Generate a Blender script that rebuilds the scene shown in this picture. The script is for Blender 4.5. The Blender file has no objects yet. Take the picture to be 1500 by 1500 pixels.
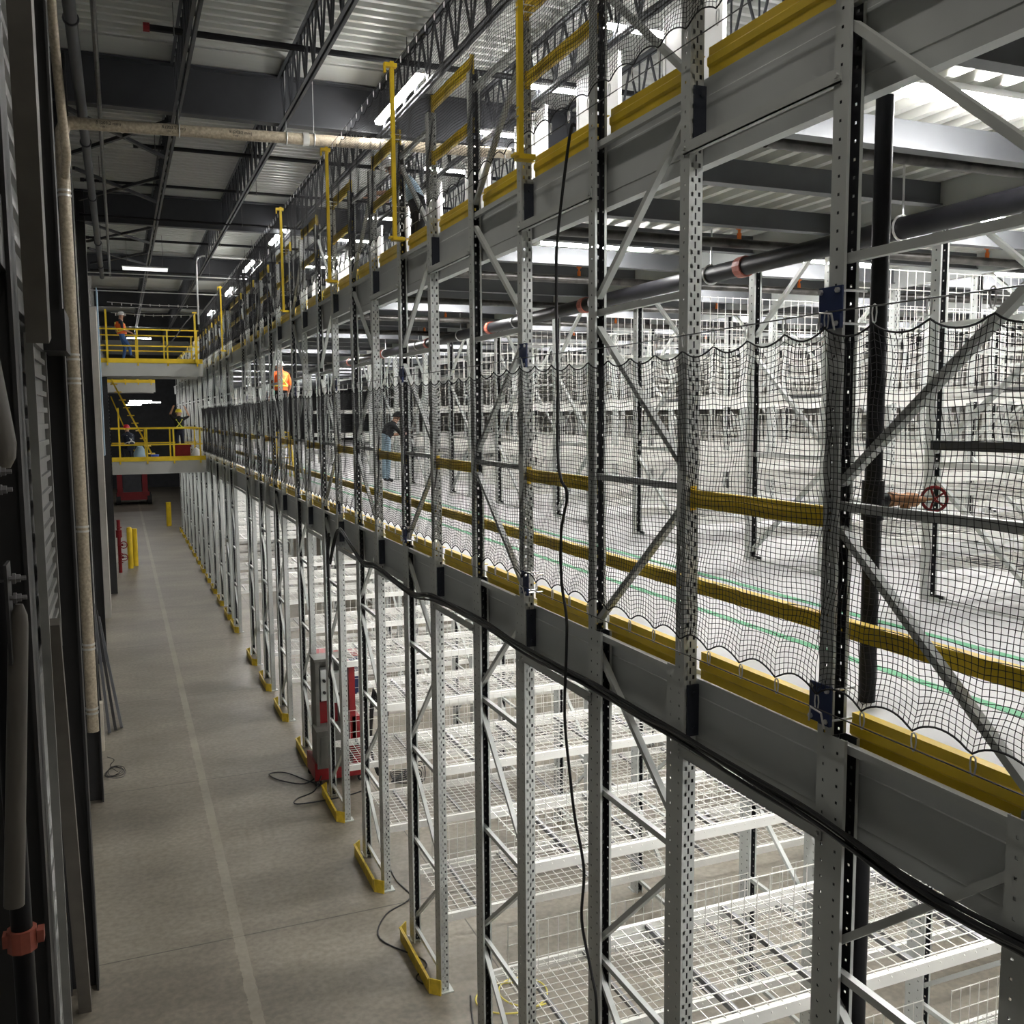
import bpy, math, random
import numpy as np
from mathutils import Vector, Matrix
random.seed(7)
SC = bpy.context.scene
COL = SC.collection
PI = math.pi

# ---------------------------------------------------------------- materials
def mat(name, col, rough=.5, metal=0., noise=0., nscale=8., emit=None, estr=0., bump=0., stretch=None, spec=.5):
    m = bpy.data.materials.new(name); m.use_nodes = True
    nt = m.node_tree; b = nt.nodes['Principled BSDF']
    b.inputs['Base Color'].default_value = (*col, 1); b.inputs['Roughness'].default_value = rough
    b.inputs['Metallic'].default_value = metal
    b.inputs['Specular IOR Level'].default_value = spec
    if noise > 0:
        tc = nt.nodes.new('ShaderNodeTexCoord'); n = nt.nodes.new('ShaderNodeTexNoise')
        mp = nt.nodes.new('ShaderNodeMapping')
        if stretch: mp.inputs['Scale'].default_value = stretch
        nt.links.new(tc.outputs['Object'], mp.inputs['Vector']); nt.links.new(mp.outputs[0], n.inputs['Vector'])
        n.inputs['Scale'].default_value = nscale; n.inputs['Detail'].default_value = 5
        r = nt.nodes.new('ShaderNodeValToRGB')
        r.color_ramp.elements[0].position = .3; r.color_ramp.elements[1].position = .7
        r.color_ramp.elements[0].color = (*[c*(1-noise) for c in col], 1)
        r.color_ramp.elements[1].color = (*[min(1, c*(1+noise)) for c in col], 1)
        nt.links.new(n.outputs['Fac'], r.inputs[0]); nt.links.new(r.outputs[0], b.inputs['Base Color'])
        if bump > 0:
            bp = nt.nodes.new('ShaderNodeBump'); bp.inputs['Strength'].default_value = bump
            nt.links.new(n.outputs['Fac'], bp.inputs['Height']); nt.links.new(bp.outputs[0], b.inputs['Normal'])
    if emit:
        b.inputs['Emission Color'].default_value = (*emit, 1); b.inputs['Emission Strength'].default_value = estr
    return m

M = {}
M['rack'] = mat('rack_grey_paint', (.50, .52, .50), .42, .1, .05, 3)
M['beam'] = mat('pale_beam_paint', (.73, .73, .69), .4, 0, .04, 4)
M['channel'] = mat('grey_channel_paint', (.49, .51, .505), .45, .05, .08, 1.3)
M['crossbeam'] = mat('channel_grey_lit_tone', (.50, .50, .47), .45, .05, .06, 1.3)  # same grey as the channels; light on the crossover beams put into the colour
M['yellow'] = mat('safety_yellow_paint', (.83, .58, .025), .4, 0, .12, 3)
M['yellow_worn'] = mat('scuffed_yellow_paint', (.62, .44, .03), .5, 0, .2, 12)
M['dark'] = mat('dark_grey_steel', (.055, .058, .065), .5, .2, .12, 3)
M['joist'] = mat('charcoal_joist_paint', (.04, .042, .048), .5, .2, .1, 3)
M['midgrey'] = mat('mid_grey_steel', (.12, .125, .135), .45, .2, .1, 3)
M['colgrey'] = mat('column_grey_paint', (.030, .030, .031), .55, .1, .1, 2)
M['hss'] = mat('warm_grey_primer', (.125, .115, .10), .55, .1, .12, 5)
M['roof'] = mat('galvanised_roof_deck', (.52, .53, .50), .38, .25, .05, 1.2, stretch=(.3, 6, 6))
M['deckunder'] = mat('white_painted_deck', (.62, .62, .58), .5, .1, .05, 3)
M['decktop'] = mat('pale_resin_deck', (.60, .60, .60), .45, 0, .06, 2)
M['green'] = mat('green_floor_tape', (.10, .42, .20), .5)
M['wire'] = mat('zinc_wire', (.70, .69, .65), .35, .35)
M['support'] = mat('zinc_support_channel', (.22, .22, .23), .4, .4)
M['white'] = mat('white_panel', (.80, .80, .78), .5, 0, .02, 2)
M['net'] = mat('black_netting_cord', (.012, .012, .014), .8)
M['cable'] = mat('black_rubber_cable', (.010, .010, .011), .45)
M['steelcable'] = mat('steel_wire_rope', (.10, .10, .10), .4, .7)
M['zinc'] = mat('bright_zinc', (.75, .75, .75), .3, .8)
M['blue'] = mat('navy_blue_plate', (.012, .026, .095), .45, .1, .1, 10)
M['bluelug'] = mat('dark_blue_black_connector', (.03, .035, .05), .45, .2)
M['blackpipe'] = mat('black_steel_pipe', (.010, .010, .012), .45, .0, .3, 6, spec=.22)
M['wornpipe'] = mat('worn_black_pipe', (.05, .046, .042), .35, .3, .7, 9)
M['pipe'] = mat('speckled_galvanised_pipe', (.42, .36, .27), .45, .2, .28, 26)
M['clamp'] = mat('stainless_clamp', (.6, .6, .58), .3, .8)
M['red'] = mat('red_enamel', (.24, .008, .012), .38, 0, .1, 6)
M['redclamp'] = mat('dusty_red_coupling', (.34, .09, .06), .5, 0, .2, 20)
M['orange'] = mat('orange_sprinkler_cap', (.9, .22, .03), .5)
M['brass'] = mat('aged_brass_valve', (.30, .15, .07), .45, .5, .2, 20)
M['machine'] = mat('dull_grey_enamel', (.13, .13, .115), .5, .1, .15, 5)
M['tyre'] = mat('black_rubber_tyre', (.02, .02, .02), .7)
M['lamp'] = mat('glowing_white_tube', (1, 1, 1), .5, emit=(1, .985, .965), estr=27)
M['lamp_hi'] = mat('glowing_white_lens', (1, 1, 1), .5, emit=(1, .985, .95), estr=34)
M['lamp_fill'] = mat('added_fill_tube', (1, 1, 1), .5, emit=(1, .95, .87), estr=14)  # glow of the added near-corridor fill lamps
M['lamphouse'] = mat('white_lamp_housing', (.8, .8, .8), .5)
M['lampoff'] = mat('unlit_white_diffuser', (.85, .88, .85), .4, emit=(1, 1, .95), estr=.35)
M['concretewall'] = mat('pale_precast', (.45, .43, .39), .8, 0, .08, 3)
M['rack2'] = mat('dull_zinc_sheet', (.20, .20, .19), .45, .3, .1, 5)
M['siding'] = mat('ribbed_metal_siding', (.26, .26, .25), .4, .4, .15, 3)
M['skin'] = mat('skin_tone', (.50, .28, .19), .6)
M['jeans'] = mat('blue_denim', (.05, .13, .34), .8)
M['navycloth'] = mat('navy_cloth', (.02, .025, .045), .85)
M['blackcloth'] = mat('black_cloth', (.012, .012, .014), .9)
M['orangecloth'] = mat('hi_vis_orange', (.90, .17, .03), .7)
M['yellowcloth'] = mat('hi_vis_yellow', (.85, .85, .12), .7)
M['reflective'] = mat('reflective_tape', (.85, .85, .82), .4)
M['whiteplastic'] = mat('white_plastic', (.85, .85, .85), .3)
M['yellowplastic'] = mat('yellow_plastic', (.9, .72, .03), .3)
M['redplastic'] = mat('red_plastic', (.75, .03, .05), .3)
M['blueplastic'] = mat('blue_plastic', (.04, .12, .7), .35)
M['cardboard'] = mat('pale_cardboard', (.62, .57, .48), .8, 0, .1, 5)
M['sign'] = mat('green_sign', (.05, .4, .25), .5, emit=(.1, .6, .4), estr=.6)
M['bluesheet'] = mat('pale_blue_wrap', (.35, .5, .62), .4)
M['print'] = mat('black_stencil_print', (.02, .02, .02), .8)
M['yellowcord'] = mat('yellow_cord_jacket', (.70, .60, .12), .5)

def concrete():
    m = bpy.data.materials.new('sealed_concrete'); m.use_nodes = True
    nt = m.node_tree; b = nt.nodes['Principled BSDF']; L = nt.links.new
    tc = nt.nodes.new('ShaderNodeTexCoord')
    mp = nt.nodes.new('ShaderNodeMapping'); mp.inputs['Scale'].default_value = (.55, 1.0, 1)
    L(tc.outputs['Object'], mp.inputs['Vector'])
    n1 = nt.nodes.new('ShaderNodeTexNoise'); n1.inputs['Scale'].default_value = .55; n1.inputs['Detail'].default_value = 8; n1.inputs['Roughness'].default_value = .62
    L(mp.outputs[0], n1.inputs['Vector'])
    r1 = nt.nodes.new('ShaderNodeValToRGB')
    r1.color_ramp.elements[0].position = .36; r1.color_ramp.elements[0].color = (.160, .140, .109, 1)
    r1.color_ramp.elements[1].position = .64; r1.color_ramp.elements[1].color = (.295, .263, .21, 1)
    L(n1.outputs['Fac'], r1.inputs[0])
    n2 = nt.nodes.new('ShaderNodeTexNoise'); n2.inputs['Scale'].default_value = 14; n2.inputs['Detail'].default_value = 6
    L(tc.outputs['Object'], n2.inputs['Vector'])
    r2 = nt.nodes.new('ShaderNodeValToRGB')
    r2.color_ramp.elements[0].position = .35; r2.color_ramp.elements[0].color = (.80, .80, .80, 1)
    r2.color_ramp.elements[1].position = .65; r2.color_ramp.elements[1].color = (1.08, 1.08, 1.08, 1)
    L(n2.outputs['Fac'], r2.inputs[0])
    mx = nt.nodes.new('ShaderNodeMixRGB'); mx.blend_type = 'MULTIPLY'; mx.inputs[0].default_value = 1
    L(r1.outputs[0], mx.inputs[1]); L(r2.outputs[0], mx.inputs[2])
    # joints across (every 5.35 m in y) and along x, worn pale tape stripe at x = 1.03
    sx = nt.nodes.new('ShaderNodeSeparateXYZ'); L(tc.outputs['Object'], sx.inputs[0])
    def math_(op, a, b_=None, c=None):
        k = nt.nodes.new('ShaderNodeMath'); k.operation = op
        for i, v in enumerate((a, b_, c)):
            if v is None: continue
            if isinstance(v, (int, float)): k.inputs[i].default_value = v
            else: L(v, k.inputs[i])
        return k.outputs[0]
    yj = math_('LESS_THAN', math_('ABSOLUTE', math_('SUBTRACT', math_('FLOORED_MODULO', math_('SUBTRACT', sx.outputs[1], 11.12-2.6), 5.28), 2.6)), .009)
    xj = math_('LESS_THAN', math_('ABSOLUTE', math_('SUBTRACT', sx.outputs[0], 3.62)), .008)
    j = math_('MAXIMUM', yj, xj)
    mj = nt.nodes.new('ShaderNodeMixRGB'); mj.inputs[2].default_value = (.06, .052, .045, 1)
    L(math_('MULTIPLY', j, .8), mj.inputs[0]); L(mx.outputs[0], mj.inputs[1])
    wob = math_('MULTIPLY', math_('SUBTRACT', n2.outputs['Fac'], .5), .05)
    st = math_('LESS_THAN', math_('ABSOLUTE', math_('ADD', math_('SUBTRACT', sx.outputs[0], 1.03), wob)), .062)
    nz = nt.nodes.new('ShaderNodeTexNoise'); nz.inputs['Scale'].default_value = 1.3; L(tc.outputs['Object'], nz.inputs['Vector'])
    stf = math_('MULTIPLY', st, math_('MULTIPLY', nz.outputs['Fac'], .8))
    ms = nt.nodes.new('ShaderNodeMixRGB'); ms.inputs[2].default_value = (.42, .38, .30, 1)
    L(stf, ms.inputs[0]); L(mj.outputs[0], ms.inputs[1])
    L(ms.outputs[0], b.inputs['Base Color'])
    b.inputs['Roughness'].default_value = .42
    rr = nt.nodes.new('ShaderNodeMapRange'); rr.inputs[3].default_value = .34; rr.inputs[4].default_value = .6
    L(n1.outputs['Fac'], rr.inputs[0]); L(rr.outputs[0], b.inputs['Roughness'])
    return m
M['concrete'] = concrete()

def postmat(nm, col):
    m = bpy.data.materials.new(nm); m.use_nodes = True
    nt = m.node_tree; b = nt.nodes['Principled BSDF']; L = nt.links.new
    b.inputs['Base Color'].default_value = (*col, 1); b.inputs['Roughness'].default_value = .38; b.inputs['Metallic'].default_value = .15
    uv = nt.nodes.new('ShaderNodeUVMap'); uv.uv_map = 'UVMap'
    s = nt.nodes.new('ShaderNodeSeparateXYZ'); L(uv.outputs[0], s.inputs[0])
    u, v = s.outputs[0], s.outputs[1]
    def mth(op, a, b_=None):
        k = nt.nodes.new('ShaderNodeMath'); k.operation = op
        for i, w in enumerate((a, b_)):
            if w is None: continue
            if isinstance(w, (int, float)): k.inputs[i].default_value = w
            else: L(w, k.inputs[i])
        return k.outputs[0]
    def slot(uc, hw, pitch, off, hh):
        a = mth('LESS_THAN', mth('ABSOLUTE', mth('SUBTRACT', u, uc)), hw)
        c = mth('LESS_THAN', mth('ABSOLUTE', mth('SUBTRACT', mth('FLOORED_MODULO', mth('ADD', v, off), pitch), pitch/2)), hh)
        return mth('MULTIPLY', a, c)
    h = slot(.022, .0075, .0762, 0, .0115)
    h = mth('MAXIMUM', h, slot(-.022, .0075, .0762, 0, .0115))
    h = mth('MAXIMUM', h, slot(0, .0048, .0762, .038, .018))
    h = mth('MAXIMUM', h, slot(1, .0065, .0762, .02, .0065))
    tr = nt.nodes.new('ShaderNodeBsdfTransparent'); mix = nt.nodes.new('ShaderNodeMixShader')
    out = nt.nodes['Material Output']
    L(h, mix.inputs[0]); L(b.outputs[0], mix.inputs[1]); L(tr.outputs[0], mix.inputs[2]); L(mix.outputs[0], out.inputs[0])
    return m
M['post'] = postmat('punched_rack_post', (.50, .52, .50)); M['postin'] = postmat('dark_post_inside', (.035, .037, .042))  # inner post faces take a much darker tone

# ---------------------------------------------------------------- mesh helpers
class MB:
    def __init__(s): s.v = []; s.f = []; s.uv = []; s.n = 0
    def add(s, vs, fs, uvs=None):
        o = s.n; s.v.extend(vs); s.n += len(vs)
        s.f.extend([tuple(i+o for i in f) for f in fs])
    def box(s, x0, x1, y0, y1, z0, z1):
        s.add([(x0,y0,z0),(x1,y0,z0),(x1,y1,z0),(x0,y1,z0),(x0,y0,z1),(x1,y0,z1),(x1,y1,z1),(x0,y1,z1)],
              [(0,3,2,1),(4,5,6,7),(0,1,5,4),(1,2,6,5),(2,3,7,6),(3,0,4,7)]); return s
    def bar(s, p0, p1, w, h, up=(0,0,1)):
        p0 = Vector(p0); p1 = Vector(p1); d = (p1-p0).normalized(); up = Vector(up)
        a = d.cross(up)
        if a.length < 1e-4: a = d.cross(Vector((1,0,0)))
        a.normalize(); b = a.cross(d).normalized(); a *= w/2; b *= h/2
        vs = [tuple(p+sa*a+sb*b) for p in (p0, p1) for sa, sb in ((-1,-1),(1,-1),(1,1),(-1,1))]
        s.add(vs, [(0,3,2,1),(4,5,6,7),(0,1,5,4),(1,2,6,5),(2,3,7,6),(3,0,4,7)]); return s
    def tube(s, pts, r, n=8, cap=True):
        pts = [Vector(p) for p in pts]; k = len(pts); vs = []; fs = []
        prev = None
        for i, p in enumerate(pts):
            d = (pts[min(i+1, k-1)]-pts[max(i-1, 0)]).normalized()
            if prev is None:
                a = d.cross(Vector((0,0,1)))
                if a.length < 1e-3: a = d.cross(Vector((1,0,0)))
            else:
                a = prev - d*prev.dot(d)
                if a.length < 1e-4: a = d.cross(Vector((0,1,0)))
            a.normalize(); prev = a; b = d.cross(a)
            rr = r[i] if isinstance(r, (list, tuple)) else r
            for j in range(n):
                t = 2*PI*j/n; vs.append(tuple(p+(a*math.cos(t)+b*math.sin(t))*rr))
        for i in range(k-1):
            for j in range(n):
                fs.append((i*n+j, i*n+(j+1)%n, (i+1)*n+(j+1)%n, (i+1)*n+j))
        if cap: fs.append(tuple(range(n-1, -1, -1))); fs.append(tuple((k-1)*n+j for j in range(n)))
        s.add(vs, fs); return s
    def prism(s, poly, a0, a1, axis='x'):
        # closed polygon of 2-D points pushed along an axis
        n = len(poly); vs = []
        for a in (a0, a1):
            for (p, q) in poly:
                vs.append((a,p,q) if axis == 'x' else (p,a,q) if axis == 'y' else (p,q,a))
        fs = [tuple(range(n)), tuple(range(2*n-1, n-1, -1))]+[(i, (i+1)%n, n+(i+1)%n, n+i) for i in range(n)]
        s.add(vs, fs); return s
    def torus(s, c, R_, r, axis='z', n=20, m=6, a0=0, a1=2*PI):
        c = Vector(c); pts = []
        full = abs(a1-a0-2*PI) < 1e-6
        for i in range(n+1):
            t = a0+(a1-a0)*i/n; u, v = R_*math.cos(t), R_*math.sin(t)
            pts.append(c+Vector((u,v,0) if axis == 'z' else (u,0,v) if axis == 'y' else (0,u,v)))
        s.tube(pts, r, m, cap=not full); return s
    def build(s, name, m, parent=None, smooth=False, loc=None):
        me = bpy.data.meshes.new(name); me.from_pydata(s.v, [], s.f)
        me.materials.append(m); me.validate()
        import bmesh
        bm = bmesh.new(); bm.from_mesh(me); bmesh.ops.recalc_face_normals(bm, faces=bm.faces); bm.to_mesh(me); bm.free()
        if smooth:
            for p in me.polygons: p.use_smooth = True
            try: me.set_sharp_from_angle(angle=math.radians(40))
            except Exception: pass
        return link(name, me, parent, loc)
def link(name, me, parent=None, loc=None):
    o = bpy.data.objects.new(name, me); COL.objects.link(o)
    if parent: o.parent = parent
    if loc: o.location = loc
    return o
def thing(name, loc, label, cat, group=None, rz=0):
    o = bpy.data.objects.new(name, None); COL.objects.link(o); o.location = loc; o.rotation_euler = (0,0,rz)
    o.empty_display_size = .1
    return tag(o, label, cat, group)
def tag(o, label, cat, group=None):
    o['label'] = label; o['category'] = cat
    if group: o['group'] = group
    return o
def kind(o, k='structure'): o['kind'] = k; return o
def copy_tree(o, loc, label, group=None, rz=None):
    c = o.copy(); COL.objects.link(c); c.location = loc; c['label'] = label
    if rz is not None: c.rotation_euler = (0,0,rz)
    if group: c['group'] = group
    for ch in o.children:
        d = ch.copy(); COL.objects.link(d); d.parent = c
        for g in ch.children:
            e = g.copy(); COL.objects.link(e); e.parent = d
    return c
ORD = ['zeroth','first','second','third','fourth','fifth','sixth','seventh','eighth','ninth','tenth','eleventh','twelfth','thirteenth','fourteenth','fifteenth','sixteenth','seventeenth','eighteenth','nineteenth','twentieth','twenty-first','twenty-second','twenty-third','twenty-fourth','twenty-fifth']

# ---------------------------------------------------------------- layout numbers
FX = 2.89                      # corridor face of the rack
BAY = 2.95                     # bay length along x
YB = [-0.13, 2.20, 4.51, 6.82, 9.13, 11.48, 13.80, 16.25, 18.98, 21.30, 23.70, 27.6, 29.45, 31.78, 34.11, 36.5, 38.9, 41.3, 43.7, 46.1, 48.5, 50.9, 53.3]
FD = 1.19                      # frame depth
TOP = 9.02
NODES = [.17, 1.26, 2.34, 3.55, 4.615, 5.69, 6.76, 7.82, 8.88]
Z1, Z2 = 4.62, 7.92            # platform surfaces

# ---------------------------------------------------------------- rack upright frame
def c_post(z0, z1, y0, sgn, name):
    """open C post; web (slotted) at y0, flanges run along +sgn y. local x 0..0.085"""
    w, d, t, lip = .085, .09, .003, .016
    o = [(0,0),(w,0),(w,d),(w-lip,d),(w-lip,d-t),(w-t,d-t),(w-t,t),(t,t),(t,d-t),(lip,d-t),(lip,d),(0,d)]
    pts = [(x, y0+sgn*y) for x, y in o]
    vs = [(x,y,z) for z in (z0, z1) for x, y in pts]; n = len(pts)
    fs = [(i, (i+1)%n, n+(i+1)%n, n+i) for i in range(n)]
    fs += [tuple(range(n)), tuple(range(2*n-1, n-1, -1))]
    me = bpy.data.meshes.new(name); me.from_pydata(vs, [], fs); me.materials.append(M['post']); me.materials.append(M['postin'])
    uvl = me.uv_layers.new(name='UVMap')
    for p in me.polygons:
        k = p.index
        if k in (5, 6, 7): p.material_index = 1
        for li in p.loop_indices:
            v = me.vertices[me.loops[li].vertex_index].co
            if k in (0, 6): u = v.x-w/2                      # web, outer and inner face
            elif k in (1, 5, 7, 11): u = 1+(v.y-(y0+sgn*.045))  # flanges
            else: u = 5
            uvl.data[li].uv = (u, v.z)
    return me
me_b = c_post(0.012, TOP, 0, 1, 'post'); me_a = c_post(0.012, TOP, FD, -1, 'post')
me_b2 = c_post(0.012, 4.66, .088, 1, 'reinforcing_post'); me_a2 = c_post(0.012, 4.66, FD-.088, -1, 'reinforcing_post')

def frame_parts(parent, parity, simple=False):
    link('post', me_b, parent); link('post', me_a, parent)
    fp = MB(); fp.box(-.02, .13, -.03, .12, 0, .012); fp.build('foot_plate', M['rack'], parent)
    fp = MB(); fp.box(-.02, .13, FD-.12, FD+.03, 0, .012); fp.build('foot_plate', M['rack'], parent)
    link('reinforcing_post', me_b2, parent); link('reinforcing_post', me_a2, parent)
    allb = MB()
    for k, z in enumerate(NODES):
        b = MB() if not simple else allb
        b.bar((.043, .05, z), (.043, FD-.05, z), .035, .04)
        if not simple: b.build('horizontal_brace', M['rack'], parent)
        if k+1 < len(NODES):
            z0, z1 = z+.1, NODES[k+1]-.1
            lowA = (k % 2 == parity)
            pa = (.043, FD-.07, z0 if lowA else z1); pb = (.043, .07, z1 if lowA else z0)
            b = MB() if not simple else allb
            b.bar(pa, pb, .035, .04, (1,0,0))
            if not simple: b.build('diagonal_brace', M['rack'], parent)
    if simple: allb.build('bracing', M['rack'], parent)

protoF = {}
G_F = 'rack upright frames along the corridor edge'
for i, yb in enumerate(YB):
    p = i % 2
    lab = 'grey punched steel rack frame on the corridor edge, %s from the camera' % (ORD[i] if i else 'closest')
    if p not in protoF:
        t = thing('rack_upright', (FX, yb, 0), lab, 'rack frame', G_F); frame_parts(t, p if p else 0); protoF[p] = t
    else:
        copy_tree(protoF[p], (FX, yb, 0), lab, G_F)
# parity: odd frames have the A side low for odd k, even ones for even k (handled by frame_parts(t, p))

# bolts on the two nearest frames, gap ties and end guards
guard = thing('rack_end_guard', (0,0,0), 'yellow bent steel guard at the rack foot', 'rack guard', 'yellow rack end guards')
g = MB(); g.box(0, .012, .04, FD-.02, 0, .17); g.build('guard_plate', M['yellow_worn'], guard)
g = MB(); g.prism([(0,.05),(.10,-.05),(.11,-.04),(.012,.055)], 0, .17, 'z'); g.build('guard_end', M['yellow_worn'], guard)
g = MB(); g.prism([(0,FD-.03),(.09,FD+.07),(.10,FD+.06),(.012,FD-.035)], 0, .17, 'z'); g.build('guard_end', M['yellow_worn'], guard)
g = MB(); g.bar((0,.05,.162),(0,FD-.03,.162), .03, .012); g.build('guard_lip', M['yellow_worn'], guard)
gi = 0
for i, yb in enumerate(YB):
    if i < 3: continue
    lab = 'yellow bent steel guard at the foot of the %s corridor-edge frame from the camera' % ORD[i]
    if gi == 0:
        guard.location = (2.765, yb, 0); guard['label'] = lab
    else: copy_tree(guard, (2.765, yb, 0), lab)
    gi += 1

# ---------------------------------------------------------------- interior frames
protoI = {}
def interior_frame(line, i, yb):
    p = (i+line) % 2; x = FX+BAY*line
    lab = 'grey rack frame inside the rack, %s line from the corridor, %s row from the camera' % (ORD[line+1], ORD[i+1])
    if p not in protoI:
        t = thing('rack_upright', (x, yb, 0), lab, 'rack frame', 'rack frames inside the rack structure'); frame_parts(t, p, True); protoI[p] = t
    else: copy_tree(protoI[p], (x, yb, 0), lab)
LINES = 6
def nlines(i): return LINES if i < 9 else 4 if i < 14 else 2
for i, yb in enumerate(YB):
    if i == 0: continue
    for line in range(1, nlines(i)):
        interior_frame(line, i, yb)

# ---------------------------------------------------------------- shelves
BX0, BX1 = .085, BAY
def make_shelf(label, group, cream=True):
    t = thing('wire_shelf', (0,0,0), label, 'shelf', group)
    for y in (.0, FD-.045):
        b = MB(); b.box(BX0, BX1, y, y+.045, -.085, 0); b.box(BX0, BX1, y+(0.045 if y < .5 else -.02), y+(.065 if y < .5 else 0), -.085, -.03)
        b.build('shelf_beam', M['beam'], t)
    w = MB()
    nx = 27
    for k in range(nx):
        x = .13+k*(BAY-.2)/(nx-1); w.bar((x, .03, .004), (x, FD-.03, .004), .006, .006)
    for k in range(12):
        y = .05+k*(FD-.1)/11; w.bar((.10, y, .010), (BAY-.02, y, .010), .006, .006)
    for y in (.028, FD-.028):       # waterfall lip hooks over the beams
        for k in range(nx):
            x = .13+k*(BAY-.2)/(nx-1); w.bar((x, y, .004), (x, y+(-.035 if y < .5 else .035), -.03), .005, .005)
    nf = len(w.f)
    for x in (.45, 1.1, 1.85, 2.5):
        w.box(x-.018, x+.018, .05, FD-.05, -.035, .002)
    wo = w.build('wire_deck', M['wire'], t); wo.data.materials.append(M['support'])
    for p in wo.data.polygons:
        if p.index >= nf: p.material_index = 1
    return t
def make_divider(label, group, L=BAY-.3, H=.55):
    t = MB()
    n = int(L/.1)
    for k in range(n+1): x = .2+k*L/n; t.bar((x,0,0), (x,0,H), .005, .005, (0,1,0))
    for k in range(4): z = .01+k*(H-.02)/3; t.bar((.2,0,z), (.2+L,0,z), .006, .006)
    o = t.build('wire_backstop', M['wire']); tag(o, label, 'wire panel', group); return o
protoS = None; protoD = None
def shelf(line, i, z, lev):
    global protoS, protoD
    yb = YB[i]; x = FX+BAY*line
    lab = 'wire mesh shelf, %s, %s row from camera, %s bay from corridor' % (lev, ORD[i+1], ORD[line+1])
    if protoS is None: protoS = make_shelf(lab, 'wire mesh shelves between the rack frames'); protoS.location = (x, yb, z)
    else: copy_tree(protoS, (x, yb, z), lab)
def divider(line, i, z, lev, dy=.5):
    global protoD
    yb = YB[i]; x = FX+BAY*line
    lab = 'upright mesh panel, %s, %s row from camera, %s bay from corridor' % (lev, ORD[i+1], ORD[line+1])
    if protoD is None: protoD = make_divider(lab, 'wire backstop panels on the shelves'); protoD.location = (x, yb+dy, z)
    else:
        c = protoD.copy(); COL.objects.link(c); c.location = (x, yb+dy, z); c['label'] = lab
for i in range(1, len(YB)):
    nl = nlines(i)
    if i == 11: continue
    for line in range(0, min(nl-1, 4 if i < 8 else 2)):
        shelf(line, i, 2.46, 'lower tier upper level')
        shelf(line, i, .86, 'lower tier bottom level')
        if line or i in (2, 3, 4, 5, 6, 7): divider(line, i, 2.48, 'lower tier upper level')
        if i < 9: divider(line, i, .88, 'lower tier bottom level', .9)
    for line in range(1, min(nl-1, 4 if i < 8 else 3)):
        for z, lev in ((4.93, 'mid tier bottom level'), (5.52, 'mid tier middle level'), (6.28, 'mid tier top level')):
            shelf(line, i, z, lev)
            if i < 9: divider(line, i, z+.02, lev, .6 if z < 6 else .15); (z > 6 and divider(line, i, z+.59, 'upper extension', .15))

# ---------------------------------------------------------------- platform edge channels, kick plates, rails, ties
seglab = {1: 'near', 2: 'far'}
def edge_channel(zt, depth, nm, where):
    c = MB()
    x0 = FX+.10
    y0, y1 = -4, 58
    prof = [(x0,zt),(x0+.07,zt),(x0+.07,zt-.006),(x0+.006,zt-.006),(x0+.006,zt-depth+.006),(x0+.07,zt-depth+.006),(x0+.07,zt-depth),(x0,zt-depth)]
    c.prism(prof, y0, y1, 'y')
    c.prism([(x0-.004,zt-.10),(x0,zt-.095),(x0,zt-depth+.085),(x0-.004,zt-depth+.09)], y0, y1, 'y')
    o = c.build('edge_channel', M['channel']); tag(o, where, 'steel beam')
    return o
edge_channel(4.595, .43, 'lower', 'deep grey steel channel along the edge of the lower platform')
edge_channel(7.885, .45, 'upper', 'deep grey steel channel along the edge of the upper platform')
# kick plates: one length between posts each, lying in both spans
def kick_proto(L, name):
    k = MB(); x = 0
    k.prism([(0,0),(0,.05),(-.012,.062),(-.012,.10),(0,.112),(0,.155),(.05,.155),(.05,.150),(.006,.150),(.006,0)], 0, L, 'y')
    return k
KP = {}
def kick(y0, y1, z, lab, grp):
    L = round(y1-y0, 2)
    if L not in KP:
        o = kick_proto(L, 'kick').build('kick_plate', M['yellow']); KP[L] = o.data
    else: o = link('kick_plate', KP[L])
    o.location = (FX+.108, y0, z); tag(o, lab, 'kick plate', grp)
CB = {}
for zz, tier in ((4.60, 'lower'), (7.885, 'upper')):
    for i in range(len(YB)-1):
        a = YB[i]+FD; b = YB[i+1]
        kick(YB[i]+.10, a-.10, zz, 'yellow kick plate on the %s platform edge across the %s corridor-edge frame' % (tier, ORD[i+1]), 'kick plates across frames, %s platform' % tier)
        kick(a+.01, b-.01, zz, 'yellow kick plate on the %s platform edge in the gap beyond the %s corridor-edge frame' % (tier, ORD[i+1]), 'kick plates in the gaps, %s platform' % tier)
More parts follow.
